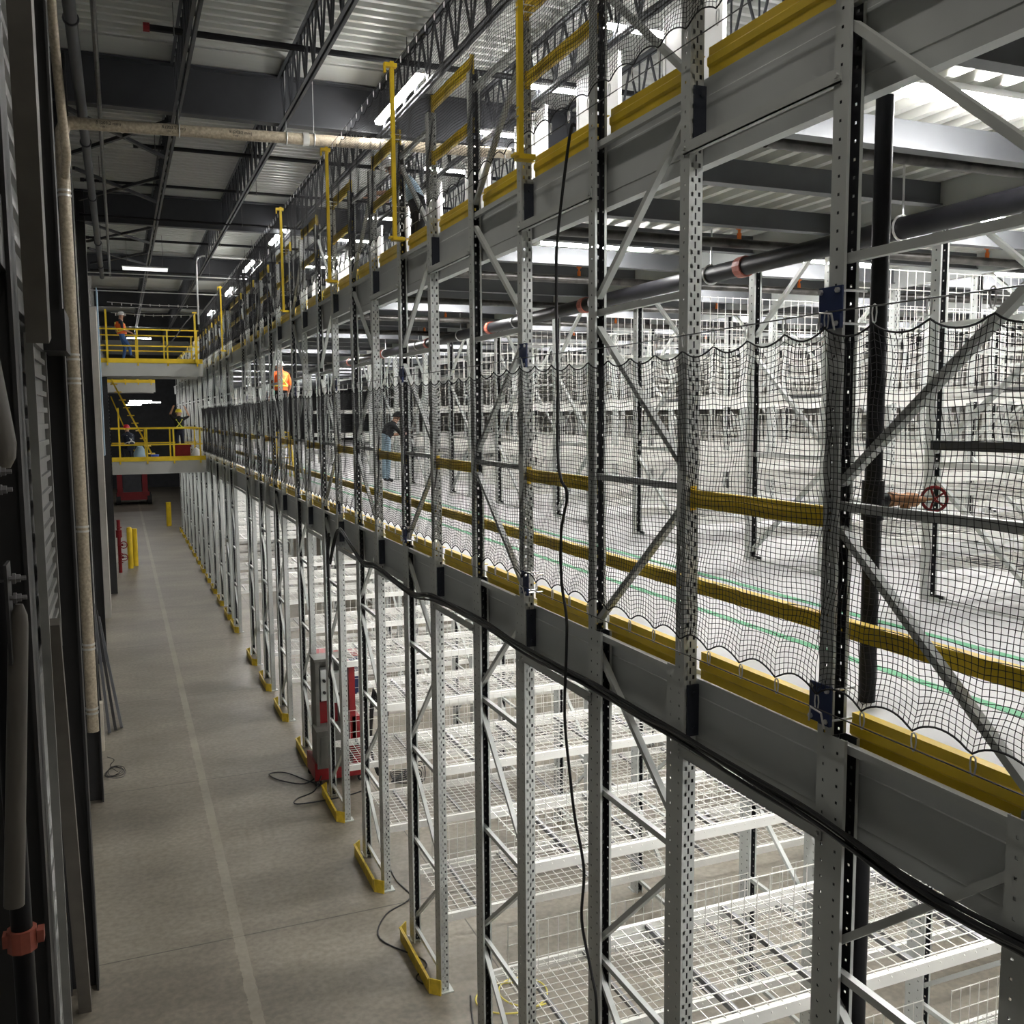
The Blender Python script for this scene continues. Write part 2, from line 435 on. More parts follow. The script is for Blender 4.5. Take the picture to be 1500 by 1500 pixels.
# hand rails and ties
def rail(name, y0, y1, z, h, m, lab, cat, grp, x=FX+.03, w=.03):
    b = MB(); b.prism([(-w/2,0),(-w/2,h*.3),(-w/2-.008,h*.4),(-w/2-.008,h*.6),(-w/2,h*.7),(-w/2,h),(w/2,h),(w/2,0)], y0, y1, 'y')
    for yy in (y0, y1):      # end plates against the posts
        b.box(-w/2-.004, w/2+.004, yy-.003, yy+.003, -.02, h+.02)
    o = b.build(name, m); o.location = (x, 0, z); tag(o, lab, cat, grp)
for i in range(len(YB)-1):
    a = YB[i]+FD; b = YB[i+1]
    w = 'between the %s and %s corridor-edge frames' % (ORD[i+1], ORD[i+2])
    rail('guard_rail', a, b, 5.585, .095, M['yellow'], 'yellow top guard rail of the lower platform '+w, 'guard rail', 'top guard rails, lower platform', FX+.05)
    rail('guard_rail', a, b, 9.04, .12, M['yellow'], 'yellow top guard rail of the upper platform '+w, 'guard rail', 'top guard rails, upper platform', FX+.05)
    rail('guard_rail', a, b, 8.55, .09, M['yellow'], 'yellow middle guard rail of the upper platform '+w, 'guard rail', 'middle guard rails, upper platform', FX+.05)
    for z, tier in ((4.15, 'lower'), (7.49, 'upper')):
        t = MB(); t.box(-.006, .002, a-.05, b+.05, 0, .062); t.box(-.006, .03, a-.05, b+.05, 0, .006)
        for yy in (a-.03, b+.03): t.tube([(-.018, yy, .03), (.01, yy, .03)], .012, 6)
        o = t.build('tie_bar', M['rack']); o.location = (FX-.004, 0, z)
        tag(o, 'flat grey tie bar under the %s platform edge ' % tier + w, 'tie bar', 'tie bars, %s platform' % tier)
mr = MB(); mr.prism([(-.02,0),(-.02,.08),(.03,.08),(.03,0)], -4, 58, 'y')
o = mr.build('middle_rail', M['yellow']); o.location = (FX+.125, 0, 5.085); tag(o, 'long yellow middle guard rail running behind the frames of the lower platform', 'guard rail')
# beam connectors (dark slotted clips) under kick plates on near faces of B posts
cl0 = None
for zt, tier in ((4.57, 'lower'), (7.84, 'upper')):
    for i in range(1, 9):
        if cl0 is None:
            c = MB(); c.box(.02, .095, -.012, 0, -.30, 0)
            for k in range(2): c.tube([(.06,-.022,-.05-.2*k),(.06,-.01,-.05-.2*k)], .010, 6)
            cl0 = c.build('beam_connector', M['bluelug']); o = cl0
        else:
            o = cl0.copy(); COL.objects.link(o)
        o.location = (FX, YB[i], zt); tag(o, 'dark slotted beam connector on the %s platform edge at the %s corridor-edge frame' % (tier, ORD[i+1]), 'bracket', 'beam connectors')

# ---------------------------------------------------------------- decks
XR = 19.0
d = MB(); d.box(FX+.16, XR, -4, 60, Z1-.05, Z1); kind(d.build('trim_1', M['decktop']))
def corr(x0, x1, y0, y1, z, pitch, dep, th=.006, axis='y'):
    """corrugated sheet; flutes run along `axis`"""
    m_ = MB(); lo, hi = (x0, x1) if axis == 'y' else (y0, y1)
    a0, a1 = (y0, y1) if axis == 'y' else (x0, x1)
    n = int((hi-lo)/pitch); top = []
    for k in range(n):
        b = lo+k*pitch
        top += [(b, z), (b+pitch*.30, z), (b+pitch*.42, z+dep), (b+pitch*.88, z+dep)]
    top.append((lo+n*pitch, z))
    vs = []
    for a in (a0, a1):
        for (p, q) in top:
            vs.append((p,a,q) if axis == 'y' else (a,p,q))
    nn = len(top); fs = [(i, i+1, nn+i+1, nn+i) for i in range(nn-1)]
    m_.add(vs, fs)
    return m_
o = corr(FX+.18, XR, -4, 60, 7.82, .19, .06).build('trim_2', M['deckunder']); kind(o)
d = MB(); d.box(FX+.16, XR, -4, 60, 7.885, Z2); kind(d.build('trim_3', M['decktop']))
o = corr(FX+.18, XR, -4, 60, 4.50, .19, .06).build('trim_4', M['deckunder']); kind(o)
# green lines on the lower platform walkway
for k, x in enumerate((4.02, 4.93)):
    g = MB(); g.box(x-.035, x+.035, -4, 40, Z1+.001, Z1+.004)
    o = g.build('floor_line', M['green']); tag(o, 'green floor line on the lower platform walkway, %s the corridor' % ('nearer to' if k == 0 else 'farther from'), 'floor line')
# deck joists along x under each post row
JB = {}
for zt, tier in ((7.82, 'upper'), (4.50, 'lower')):
    for i in range(len(YB)):
        for s, yy in (('near', YB[i]+.02), ('far', YB[i]+FD-.07)):
            xe = XR if i < 10 else 12
            key = (xe,)
            if key not in JB:
                b = MB(); b.box(FX+.18, xe, -.022, .022, -.17, 0); b.box(FX+.18, xe, -.05, .05, -.17, -.16)
                o = b.build('deck_joist', M['midgrey']); JB[key] = o.data
            else: o = link('deck_joist', JB[key])
            o.location = (0, yy, zt); tag(o, 'grey joist under the %s platform, %s side of the %s rack row' % (tier, s, ORD[i+1]), 'joist', 'joists under the %s platform' % tier)
for k in range(1, 5):
    b = MB(); b.box(FX+BAY*k-.03, FX+BAY*k-.01, -4, 45, 7.60, 7.82); b.box(FX+BAY*k-.07, FX+BAY*k+.03, -4, 45, 7.59, 7.60)
    tag(b.build('deck_girder', M['channel']), 'grey girder under the upper platform along the %s frame line from the corridor' % ORD[k+1], 'girder', 'girders under the upper platform')

# white end panels on the top tier
wp = None
for i in range(1, 15):
    b = None
    if wp is None:
        b = MB(); b.box(0, .04, -.02, FD+.02, 0, 2.9); b.box(-.01, 0, -.02, .02, 0, 2.9); b.box(-.01, 0, FD-.02, FD+.02, 0, 2.9)
        wp = b.build('end_panel', M['white']); o = wp
    else: o = wp.copy(); COL.objects.link(o)
    o.location = (6.25, YB[i], Z2+.005); tag(o, 'tall white end panel standing on the upper platform, %s from the camera' % ORD[i], 'panel', 'white end panels on the upper platform')

# ---------------------------------------------------------------- lamps
def lamp_proto(L, r, name, housing=True, m='lamp', axis='x'):
    t = thing(name, (0,0,0), '', 'lamp')
    a = MB(); 
    if axis == 'x':
        a.prism([(-r,0),(-r*.8,-r*.8),(r*.8,-r*.8),(r,0)], -L/2, L/2, 'x'); a.build('diffuser', M[m], t)
        h = MB(); h.prism([(-r*1.15,.0),(r*1.15,.0),(r*.7,.045),(-r*.7,.045)], -L/2-.02, L/2+.02, 'x'); h.build('housing', M['lamphouse'], t)
    else:
        a.prism([(-r,0),(-r*.8,-r*.8),(r*.8,-r*.8),(r,0)], -L/2, L/2, 'y'); a.build('diffuser', M[m], t)
        h = MB(); h.prism([(-r*1.15,.0),(r*1.15,.0),(r*.7,.045),(-r*.7,.045)], -L/2-.02, L/2+.02, 'y'); h.build('housing', M['lamphouse'], t)
    return t
LP = None
def lamp(x, y, z, lab, grp):
    global LP
    if LP is None: LP = lamp_proto(1.2, .05, 'tube_lamp'); LP.location = (x,y,z); LP['label'] = lab; LP['group'] = grp
    else: copy_tree(LP, (x,y,z), lab, grp)
for i in range(0, 22):
    a = YB[i]+FD; b = YB[i+1]; yc = (a+b)/2
    xs = [4.45, 7.4, 10.35, 13.3] if i < 9 else [4.45, 7.4]
    for n, x in enumerate(xs):
        if i % 2 == 1 or n: lamp(x, yc, 7.775, 'lit tube lamp under the upper platform, %s gap between rows, %s from the corridor' % (ORD[i+1], ORD[n+1]), 'lamps under the upper platform')
        if i < 11 or n == 0: lamp(x+.0, yc, 4.455, 'lit tube lamp under the lower platform, %s gap between rows, %s from the corridor' % (ORD[i+1], ORD[n+1]), 'lamps under the lower platform')
for i in range(2, 13):
    yc = (YB[i]+FD+YB[i+1])/2
    for n, x in enumerate((6.3, 10.5)):
        lamp(x, yc, 10.88, 'lit tube lamp hung over the upper platform, %s gap between rows, %s from the corridor' % (ORD[i+1], ORD[n+1]), 'lamps over the upper platform')
LC = lamp_proto(2.35, .06, 'long_tube_lamp', m='lamp_hi', axis='y')
cl = [(4.15, 14.6), (4.12, 26.4), (4.05, 31.9), (4.1, 46.2), (4.1, 38.5)]
for n, (x, y) in enumerate(cl):
    lab = 'long lit tube lamp hung from the roof above the rack edge, %s from the camera' % ORD[[1,2,3,5,4][n]]
    if n == 0: LC.location = (x,y,10.9); LC['label'] = lab; LC['group'] = 'long lamps above the rack edge'; o = LC
    else: o = copy_tree(LC, (x,y,10.9), lab)
    for s in (-.9, .9):
        w = MB(); w.tube([(0,s,.04),(0,s,.65)], .006, 5); w.build('suspension_wire', M['steelcable'], o)
for n, y in enumerate((-4.5, 1.5, 7.5)):  # unseen lamps added to brighten the near corridor
    if n == 0: LK = lamp_proto(2.35, .06, 'long_tube_lamp', m='lamp_fill', axis='y'); LK.location = (1.2, y, 11.2); LK['label'] = 'added long fill lamp over the corridor behind the camera'; LK['group'] = 'added fill lamps over the near corridor'
    else: copy_tree(LK, (1.2, y, 11.2), 'added long fill lamp over the near corridor above the frame, %s of three' % ORD[n+1])
for n, (x, y, z) in enumerate([(1.4, 52.5, 6.9), (1.2, 60, 7.1), (1.2, 68, 7.1), (1.0, 78, 7.1), (1.2, 56, 10.4)]):
    lamp(x, y, z, 'lit tube lamp over the far corridor beyond the crossovers, %s from the camera' % ORD[n+1], 'lamps over the far corridor')
t = lamp_proto(1.25, .09, 'strip_lamp', m='lampoff'); t.location = (.92, 31.0, 10.55); t['label'] = 'white strip lamp hung across the corridor, not lit brightly'
for s in (-.5, .5): w = MB(); w.tube([(s,0,.04),(s,0,.98)], .006, 5); w.build('suspension_wire', M['steelcable'], t)

# ---------------------------------------------------------------- shell
f = MB(); f.box(-1.2, 24, -8, 90, -.2, 0); kind(f.build('floor', M['concrete']))
w = corr(0, 0, 0, 0, 0, 1, 1) if False else None
def wall_ribbed():
    m_ = MB(); z = 0; prof = []
    while z < 12.2:
        prof += [(-.80, z), (-.80, z+.10), (-.76, z+.13), (-.76, z+.20), (-.80, z+.23)]; z += .30
    n = len(prof); vs = [(x, y, z) for y in (-8, 90) for (x, z) in prof]
    m_.add(vs, [(i, i+1, n+i+1, n+i) for i in range(n-1)]); m_.box(-1.0, -.81, -8, 90, 0, 12.2)
    return m_
kind(wall_ribbed().build('wall_left', M['siding']))
f = MB(); f.box(23, 23.2, -8, 90, 0, 12.2); kind(f.build('wall_right', M['concretewall']))
f = MB(); f.box(-1, 23, 89.8, 90, 0, 12.2); kind(f.build('wall_back', M['dark']))
f = MB(); f.box(-1, 23, -8.2, -8, 0, 12.2); kind(f.build('wall_front', M['concretewall']))
rf = corr(-1, 23.2, -8, 90, 11.56, .24, .10, axis='x'); kind(rf.build('ceiling', M['roof']))
f = MB(); f.box(-1, 23.2, -8, 90, 11.72, 11.8); kind(f.build('trim_5', M['dark']))

# roof girders across
GY = [6.8, 16.2, 25.6, 35.0, 44.4, 53.8, 63.2]
for n, y in enumerate(GY):
    g = thing('roof_girder', (0, y, 0), 'deep dark roof girder crossing the corridor, %s from the camera' % ORD[n+1], 'girder', 'roof girders')
    b = MB(); b.box(-.75, 23, -.012, .012, 10.82, 11.50); b.build('web', M['joist'], g)
    b = MB(); b.box(-.75, 23, -.10, .10, 10.80, 10.82); b.build('bottom_flange', M['dark'], g)
    b = MB(); b.box(-.75, 23, -.16, .16, 11.50, 11.525); b.build('top_flange', M['dark'], g)
    b = MB(); b.box(-.74, 23, -.85, -.16, 11.535, 11.55); b.build('cover_plate', M['roof'], g)
# joists along y
def joist(L, z0=10.70, z1=11.46):
    t = thing('bar_joist', (0,0,0), '', 'joist')
    for z, nm in ((z1, 'top_chord'), (z0, 'bottom_chord')):
        a0, a1 = (.16, L-.16) if nm == 'top_chord' else (.0-.05, L+.05)
        b = MB()
        for s in (-1, 1): b.box(s*.035-.022, s*.035+.022, a0, a1, z, z+.012); b.box(s*.018-.004, s*.018+.004, a0, a1, z, z+.07)
        b.build(nm, M['dark'], t)
    b = MB(); n = int(L/.62); st = (L-.5)/n
    for k in range(n):
        y = .25+k*st; b.bar((0,y,z1+.02),(0,y+st/2,z0+.04), .028, .028); b.bar((0,y+st/2,z0+.04),(0,y+st,z1+.02), .028, .028)
        b.bar((0,y+st/2,z0+.04),(0,y+st/2,z1+.02), .02, .02)
    b.build('web_bars', M['joist'], t)
    return t
J0 = joist(9.4)
jn = 0
JX = [1.02, 2.62, 4.22, 5.9, 7.6, 9.3, 11.0, 13.0]
for n in range(-1, len(GY)-1):
    y = GY[n] if n >= 0 else -2.6
    for m_, x in enumerate(JX[:8 if n < 3 else 4]):
        lab = 'open web roof joist, %s from left wall, %s roof bay from camera' % (ORD[m_+1], ORD[n+2])
        if jn == 0: J0.location = (x,y,0); J0['label'] = lab; J0['group'] = 'open web roof joists'
        else: copy_tree(J0, (x,y,0), lab)
        jn += 1
# x-bracing of the roof near the wall (dark diagonal angles)
for n, y in enumerate((16.6, 20.6, 26.1, 30.1)):
    b = MB(); b.bar((-.6,y+.3,10.95),(1.0,y+2.9,10.95), .06, .06); b.bar((-.6,y+3.2,10.95),(1.0,y+.5,10.95), .06, .06)
    tag(b.build('roof_brace', M['joist']), 'dark crossed roof brace by the left wall, %s from the camera' % ORD[n+1], 'brace', 'crossed roof braces')
# sprinkler branch lines at the roof
for n, (x0, x1, y, z, r) in enumerate([(.55, 14, 13.9, 11.20, .045), (.5, 14, 19.6, 11.15, .04), (-.5, 12, 22.3, 11.05, .03), (-.6, 12, 24.2, 10.70, .03), (-.6, 12, 29.5, 11.1, .035), (-.6, 12, 33.2, 10.75, .03)]):
    t = thing('sprinkler_line', (0, y, z), 'dark sprinkler pipe across the roof, %s from the camera' % ORD[n+1], 'pipe', 'sprinkler pipes under the roof')
    b = MB(); b.tube([(x0,0,0),(x1,0,0)], r, 8); b.build('pipe', M['blackpipe'], t, True)
    b = MB(); b.tube([(x0-.03,0,0),(x0+.05,0,0)], r*1.35, 8); b.build('end_cap', M['red'] if n == 0 else M['blackpipe'], t)
    b = MB()
    for k in range(3): b.torus((x0+.35+k*3.2,0,-.0), r*1.4, .008, 'x', 12, 4); b.tube([(x0+.35+k*3.2,0,r*1.4),(x0+.35+k*3.2,0,11.6-z)], .006, 4)
    b.build('hangers', M['steelcable'], t)
for n, (y, z, x1) in enumerate([(32.2, 10.52, 4.0), (34.4, 10.25, 4.0)]):
    b = MB(); b.tube([(-.7,y,z),(x1,y,z)], .018, 6); tag(b.build('conduit', M['zinc']), 'thin bright conduit across the corridor, %s one' % ('upper' if n == 0 else 'lower'), 'conduit')
b = MB(); b.tube([(2.35,30.6,8.9),(2.35,30.6,10.75),(2.40,30.6,10.88),(2.55,30.6,10.93),(4.2,30.6,10.9)], .028, 7); tag(b.build('conduit', M['zinc'], smooth=True), 'bent pale conduit arching above the net', 'conduit')

# ---------------------------------------------------------------- safety nets
PIT = 3.40
def net_section(H=1.68, cell=.0285):
    t = thing('safety_net', (0,0,0), '', 'net')
    nu = int(round(PIT/cell)); nv = int(round(H/cell))
    nc = 12
    U = np.linspace(0, PIT, nu+1); V = np.linspace(0, 1, nv+1)
    s = np.abs(np.sin(PI*U*nc/PIT))**.8
    zb = .035+.055*s; zt = H-.02-.048*s-.03*np.sin(PI*U/PIT)
    UU, VV = np.meshgrid(U, V, indexing='ij')
    fall = (1-VV)**3
    Z = zb[:, None]*(1-VV)+zt[:, None]*VV
    e = .6*np.exp(-VV*6)+.6*np.exp(-(1-VV)*6)
    Z = (.06+(H-.15)*VV)*(1-np.clip(e*1.6, 0, 1))+Z*np.clip(e*1.6, 0, 1)
    Xd = .018*np.sin(2*PI*UU/PIT*3+2*VV)*np.sin(PI*VV)+.012*np.sin(2*PI*UU/.57)*np.sin(PI*VV)+.03*np.sin(PI*VV)
    rng = np.random.RandomState(3)
    Y = UU+.010*np.sin(7*VV*PI+UU*3)+.006*np.sin(UU*21+VV*31)
    Z = Z+.008*np.sin(UU*9+VV*5)*np.sin(PI*VV)
    P = np.stack([Xd, Y, Z], -1)
    r = .00185
    def strands(P):
        # P: (strand, node, 3) -> triangular tubes
        S, N, _ = P.shape
        off = np.array([[1,0],[-.5,.87],[-.5,-.87]])
        d = np.zeros_like(P); d[:, 1:-1] = P[:, 2:]-P[:, :-2]; d[:, 0] = P[:, 1]-P[:, 0]; d[:, -1] = P[:, -1]-P[:, -2]
        d /= np.linalg.norm(d, axis=-1, keepdims=True)
        a = np.array([1., 0, 0])-d*d[..., :1]; a /= np.linalg.norm(a, axis=-1, keepdims=True); b = np.cross(d, a)
        vs = np.stack([P+r*(o[0]*a+o[1]*b) for o in off], 2).reshape(-1, 3)
        idx = np.arange(S*N*3).reshape(S, N, 3)
        f = []
        for j in range(3):
            k = (j+1) % 3
            f.append(np.stack([idx[:, :-1, j], idx[:, :-1, k], idx[:, 1:, k], idx[:, 1:, j]], -1).reshape(-1, 4))
        return vs, np.concatenate(f)
    v1, f1 = strands(P); v2, f2 = strands(P.transpose(1, 0, 2))
    vs = np.concatenate([v1, v2]); fs = np.concatenate([f1, f2+len(v1)])
    me = bpy.data.meshes.new('netting')
    me.vertices.add(len(vs)); me.vertices.foreach_set('co', vs.ravel())
    me.loops.add(fs.size); me.loops.foreach_set('vertex_index', fs.ravel().astype(np.int32))
    me.polygons.add(len(fs)); me.polygons.foreach_set('loop_start', np.arange(0, fs.size, 4, dtype=np.int32))
    me.polygons.foreach_set('loop_total', np.full(len(fs), 4, dtype=np.int32))
    me.update(calc_edges=True); me.materials.append(M['net'])
    link('netting', me, t)
    for k in (0, nv):
        b = MB(); b.tube([tuple(P[i, k]) for i in range(nu+1)], .0045, 5); b.build('border_rope', M['net'], t)
    b = MB(); b.tube([(0,0,-.03),(0,PIT/2,-.035),(0,PIT,-.03)], .0035, 5); b.build('support_cable', M['steelcable'], t)
    b = MB(); b.tube([(0,0,H+.04),(0,PIT/2,H+.025),(0,PIT,H+.04)], .0035, 5); b.build('support_cable', M['steelcable'], t)
    # spring clips
    b = MB()
    pts = [(0,0,.035),(0,.010,.028),(0,.013,.0),(0,.008,-.034),(0,0,-.040),(0,-.008,-.034),(0,-.013,0),(0,-.010,.028),(0,0,.035)]
    b.tube(pts, .0034, 5); clip = b.build('spring_clip', M['zinc'], t)
    clip.location = (0, 0, 0)
    first = True
    for k in range(nc):
        for z in (.0, H+.01):
            if first: c = clip; first = False
            else: c = clip.copy(); COL.objects.link(c); c.parent = t
            c.location = (.004, k*PIT/nc, z)
    return t
NP = net_section(); NP['category'] = 'net'
NX = 2.835
first = True
for tier, z0, n0, n1 in (('lower', 4.81, -1, 10), ('upper', 8.06, -1, 10)):
    for k in range(n0, n1):
        y = 3.34+PIT*k-(0 if tier == 'lower' else 0)
        lab = 'black %s safety net section on the corridor side, %s from the camera' % (tier, ORD[k-n0+1])
        if first: NP.location = (NX, y, z0); NP['label'] = lab; NP['group'] = 'sections of the black safety nets'; first = False
        else: copy_tree(NP, (NX, y, z0), lab)
# net brackets (navy plates) on the lower tier
BP = None
for k in range(0, 8):
    y = 3.34+PIT*k
    for z, nm in ((6.55, 'upper'), (4.80, 'lower')):
        lab = 'navy steel plate bracket, %s edge of the lower net, %s from camera' % (nm, ORD[k+1])
        if BP is None:
            BP = thing('net_bracket', (NX+.025, y, z), lab, 'bracket', 'navy net brackets')
            b = MB(); b.box(0, .008, -.07, .075, -.09, .09); b.box(-.010, 0, -.07, .00, -.09, -.03); b.build('plate', M['blue'], BP)
            b = MB()
            for zz in (-.07, .07):
                for yy in (-.05, .055): b.tube([(-.012,yy,zz),(.15,yy,zz)], .006, 6); b.tube([(-.016,yy,zz),(-.004,yy,zz)], .012, 6)
            b.build('bolts', M['zinc'], BP)
            b = MB(); b.tube([(-.02,-.05,-.10),(-.03,-.04,-.03),(-.03,.03,-.02),(-.02,.05,-.09)], .005, 6); b.build('anchor_shackle', M['zinc'], BP)
        else: copy_tree(BP, (NX+.025, y, z), lab)
# yellow stanchions of the upper net
SP = None
for k, y in enumerate((3.30, 6.60, 10.03, 13.42, 17.45, 28.3)):
    lab = 'slim yellow net pole on the upper platform edge, %s from the camera' % ORD[k+1]
    if SP is None:
        SP = thing('net_pole', (2.79, y, 7.95), lab, 'pole', 'yellow net poles')
        b = MB(); b.box(-.02, .02, -.02, .02, 0, 1.82); b.build('pole', M['yellow'], SP)
        b = MB(); b.box(-.08, .05, -.03, .03, 1.76, 1.80); b.box(-.085, -.065, -.02, .02, 1.70, 1.80); b.build('cap_bracket', M['yellow'], SP)
        b = MB(); b.box(-.03, .10, -.05, .05, 0, .035); b.box(-.06, .0, -.04, .04, .02, .04); b.build('base_bracket', M['yellow'], SP)
        b = MB()
        for zz in (.30, .36, 1.05, 1.10): b.tube([(-.026,-.03,zz),(-.026,.03,zz),(.15,.03,zz)], .005, 5)
        b.build('u_bolts', M['zinc'], SP)
    else: copy_tree(SP, (2.79, y, 7.95), lab)

# ---------------------------------------------------------------- cables
cord = [(5.71,7.95),(5.76,7.9),(5.95,7.28),(6.0,7.0),(6.04,6.74),(6.03,6.3),(6.01,5.9),(5.92,5.67),(5.80,5.56),(5.92,5.3),(5.96,4.95),(5.90,4.7),(5.88,4.48),(5.87,4.0),(5.76,3.6),(5.70,3.33),(5.60,3.0),(5.66,2.6),(5.50,2.3),(5.39,2.11),(5.37,1.4),(5.36,.02)]
def catm(pts, n=6):
    out = []; P = [Vector(p) for p in pts]; P = [P[0]]+P+[P[-1]]
    for i in range(1, len(P)-2):
        for k in range(n):
            t = k/n; a, b, c, d = P[i-1], P[i], P[i+1], P[i+2]
            out.append(.5*((2*b)+(-a+c)*t+(2*a-5*b+4*c-d)*t*t+(-a+3*b-3*c+d)*t**3))
    out.append(P[-2]); return out
b = MB(); b.tube(catm([(2.80-.02*math.sin(k), y, z) for k, (y, z) in enumerate(cord)]), .0105, 7)
tag(b.build('hanging_cable', M['cable'], smooth=True), 'thin black power cord hanging from the upper platform edge to the floor', 'cable')
cab = [(14.26,3.5),(14.15,3.0),(14.2,3.9),(13.6,4.45),(12.9,4.36),(12.11,4.2),(11.39,4.24),(9.89,4.18),(9.03,4.27),(7.75,4.29),(6.68,4.27),(5.6,4.28),(4.97,4.27),(4.44,4.28),(3.81,4.26),(3.31,4.25),(2.81,4.20),(2.48,4.20),(2.0,4.23),(.5,4.24),(-2,4.24)]
b = MB()
for q, (dz, dx) in enumerate(((0,0),(.024,-.004),(.004,-.02),(.03,-.024),(-.02,-.008))):
    b.tube(catm([(2.862+dx, y, z+dz+.012*math.sin(y*2.3+q*2)) for (y, z) in cab[2:]], 5), .011, 6)
tag(b.build('cable_bundle', M['cable'], smooth=True), 'thick black cable bundle strapped along the lower platform edge', 'cable')
b = MB(); b.tube(catm([(2.85,14.25,4.35),(2.83,14.32,4.0),(2.82,14.2,3.3),(2.86,14.45,2.7),(2.9,14.7,2.2),(2.92,15.0,1.6)], 8), .016, 7)
b.tube(catm([(2.85,14.20,4.3),(2.80,14.12,3.9),(2.80,14.10,3.1),(2.84,14.3,2.5),(2.9,14.8,2.0),(2.95,15.2,1.5)], 8), .014, 7)
tag(b.build('supply_cable', M['cable'], smooth=True), 'black cables drooping from the platform edge to the red machine', 'cable')
for n, (pts, m_, lab) in enumerate([
    ([(2.75,9.35,.012),(2.72,9.5,.012),(2.9,9.75,.3*0+.012),(2.55,10.4,.012),(2.75,10.9,.012),(3.15,11.2,.012),(3.1,11.8,.012),(3.2,12.9,.012),(3.4,13.6,.012)], 'cable', 'grey black lead trailing on the floor under the rack near its foot guards'),
    ([(3.15,8.95,.012),(3.0,8.4,.012),(3.05,8.0,.012)], 'cable', 'short dark lead on the floor by the near slotted posts')]):
    b = MB(); b.tube(catm(pts, 6), .009, 6); tag(b.build('floor_lead', M[m_], smooth=True), lab, 'cable')
b = MB(); pts = []
for k in range(26):
    t = k/25*2*PI*1.8; pts.append((3.42+(.30-.004*k)*math.cos(t)*1.3+.014*k, 8.75+(.28)*math.sin(t), .012+.0012*k))
b.tube(catm(pts, 3), .009, 6); tag(b.build('cord_coil', M['yellowcord'], smooth=True), 'loose loops of yellow cord on the floor below the rack', 'cable')
b = MB()
for q in range(4):
    pts = [(-.34+(.17-.02*q)*math.cos(k*.7+q), 17.3+(.30-.03*q)*math.sin(k*.7+q), .02+.012*q+.02*math.sin(k*1.3+q)) for k in range(10)]
    b.tube(catm(pts, 4), .006, 5)
b.tube(catm([(-.45,17.2,.35),(-.35,17.45,.2),(-.42,17.6,.05),(-.3,17.3,.03)], 5), .006, 5)
tag(b.build('wire_coil', M['cable'], smooth=True), 'tangled dark wire coil on the floor by the left wall', 'wire')

# ---------------------------------------------------------------- sprinkler risers and mains inside the rack
vp = thing('sprinkler_riser', (3.50, 3.74, 0), 'vertical black sprinkler riser behind the nearest frames with a brass valve', 'pipe')
b = MB(); b.tube([(0,0,0),(0,0,7.62)], .043, 14); b.build('pipe', M['blackpipe'], vp, True)
b = MB(); b.tube([(0,0,5.56),(0,0,5.76)], .056, 14); b.tube([(0,0,5.66),(.08,-.01,5.66)], .036, 12); b.build('tee', M['blackpipe'], vp, True)
va = MB(); va.tube([(.05,-.01,5.66),(.10,-.01,5.66),(.101,-.01,5.66),(.13,-.01,5.66),(.131,-.01,5.66),(.20,-.01,5.655),(.21,-.01,5.655),(.27,-.01,5.65),(.271,-.01,5.65),(.33,-.01,5.65)], [.028,.028,.038,.038,.031,.031,.037,.037,.02,.016], 12)
va.tube([(.20,-.01,5.65),(.205,-.01,5.575)], .026, 10); va.tube([(.32,-.01,5.65),(.405,-.01,5.65)], .008, 8)
va = va.build('brass_valve', M['brass'], vp, True)
hw = MB(); 
hw.torus((0,0,0), .062, .009, 'x', 24, 6)
for k in range(5): a = 2*PI*k/5; hw.bar((0,0,0),(0,.06*math.cos(a),.06*math.sin(a)), .011, .011, (1,0,0))
hw.tube([(-.012,0,0),(.012,0,0)], .012, 8)
hwo = hw.build('hand_wheel', M['red'], va); hwo.location = (.40, -.01, 5.65); hwo.rotation_euler = (0, 0, .5)
mp = thing('sprinkler_main', (5.15, 0, 7.385), 'thick black sprinkler main running along the inside of the rack under the upper platform', 'pipe')
b = MB(); b.tube([(0,1.5,0),(0,44,0)], .078, 16); b.build('pipe', M['blackpipe'], mp, True)
for k in range(8):
    y = 5.3+k*2.35
    b = MB(); b.torus((0,y,.0), .088, .009, 'y', 18, 5); b.tube([(0,y,.09),(0,y,.43)], .008, 6); b.build('ring_hanger', M['zinc'], mp)
for k in range(6):
    b = MB(); b.tube([(0,7.1+k*3.1,0),(0,7.2+k*3.1,0)], .092, 14); b.build('coupling', M['redclamp'], mp)
for n, (y, z) in enumerate([(4.80, 7.70), (7.15, 7.58), (9.5, 7.56), (11.8, 7.56), (14.1, 7.56), (16.5, 7.56)]):
    t = thing('branch_pipe', (0, y, z), 'dark sprinkler branch pipe crossing under the upper platform, %s from the camera' % ORD[n+1], 'pipe', 'branch pipes under the upper platform')
    b = MB(); b.tube([(3.6 if n == 0 else 3.2,0,0),(14,0,0)], .042, 12); b.build('pipe', M['wornpipe'], t, True)
    for q in range(4):
        x = 4.7+q*2.95+(.4 if n % 2 else 0); b = MB()
        b.tube([(x,0,0),(x,0,.09)], .020, 8); b.tube([(x,0,.09),(x,0,.12),(x,0,.125),(x,0,.15)], [.012,.012,.03,.03], 8); b.build('sprinkler_head', M['orange'], t)
b = MB(); b.box(3.58, 3.625, -1.5, 3.46, 5.92, 5.965); tag(b.build('strut_rail', M['dark']), 'dark strut rail running behind the riser at chest height of the lower walkway', 'rail')

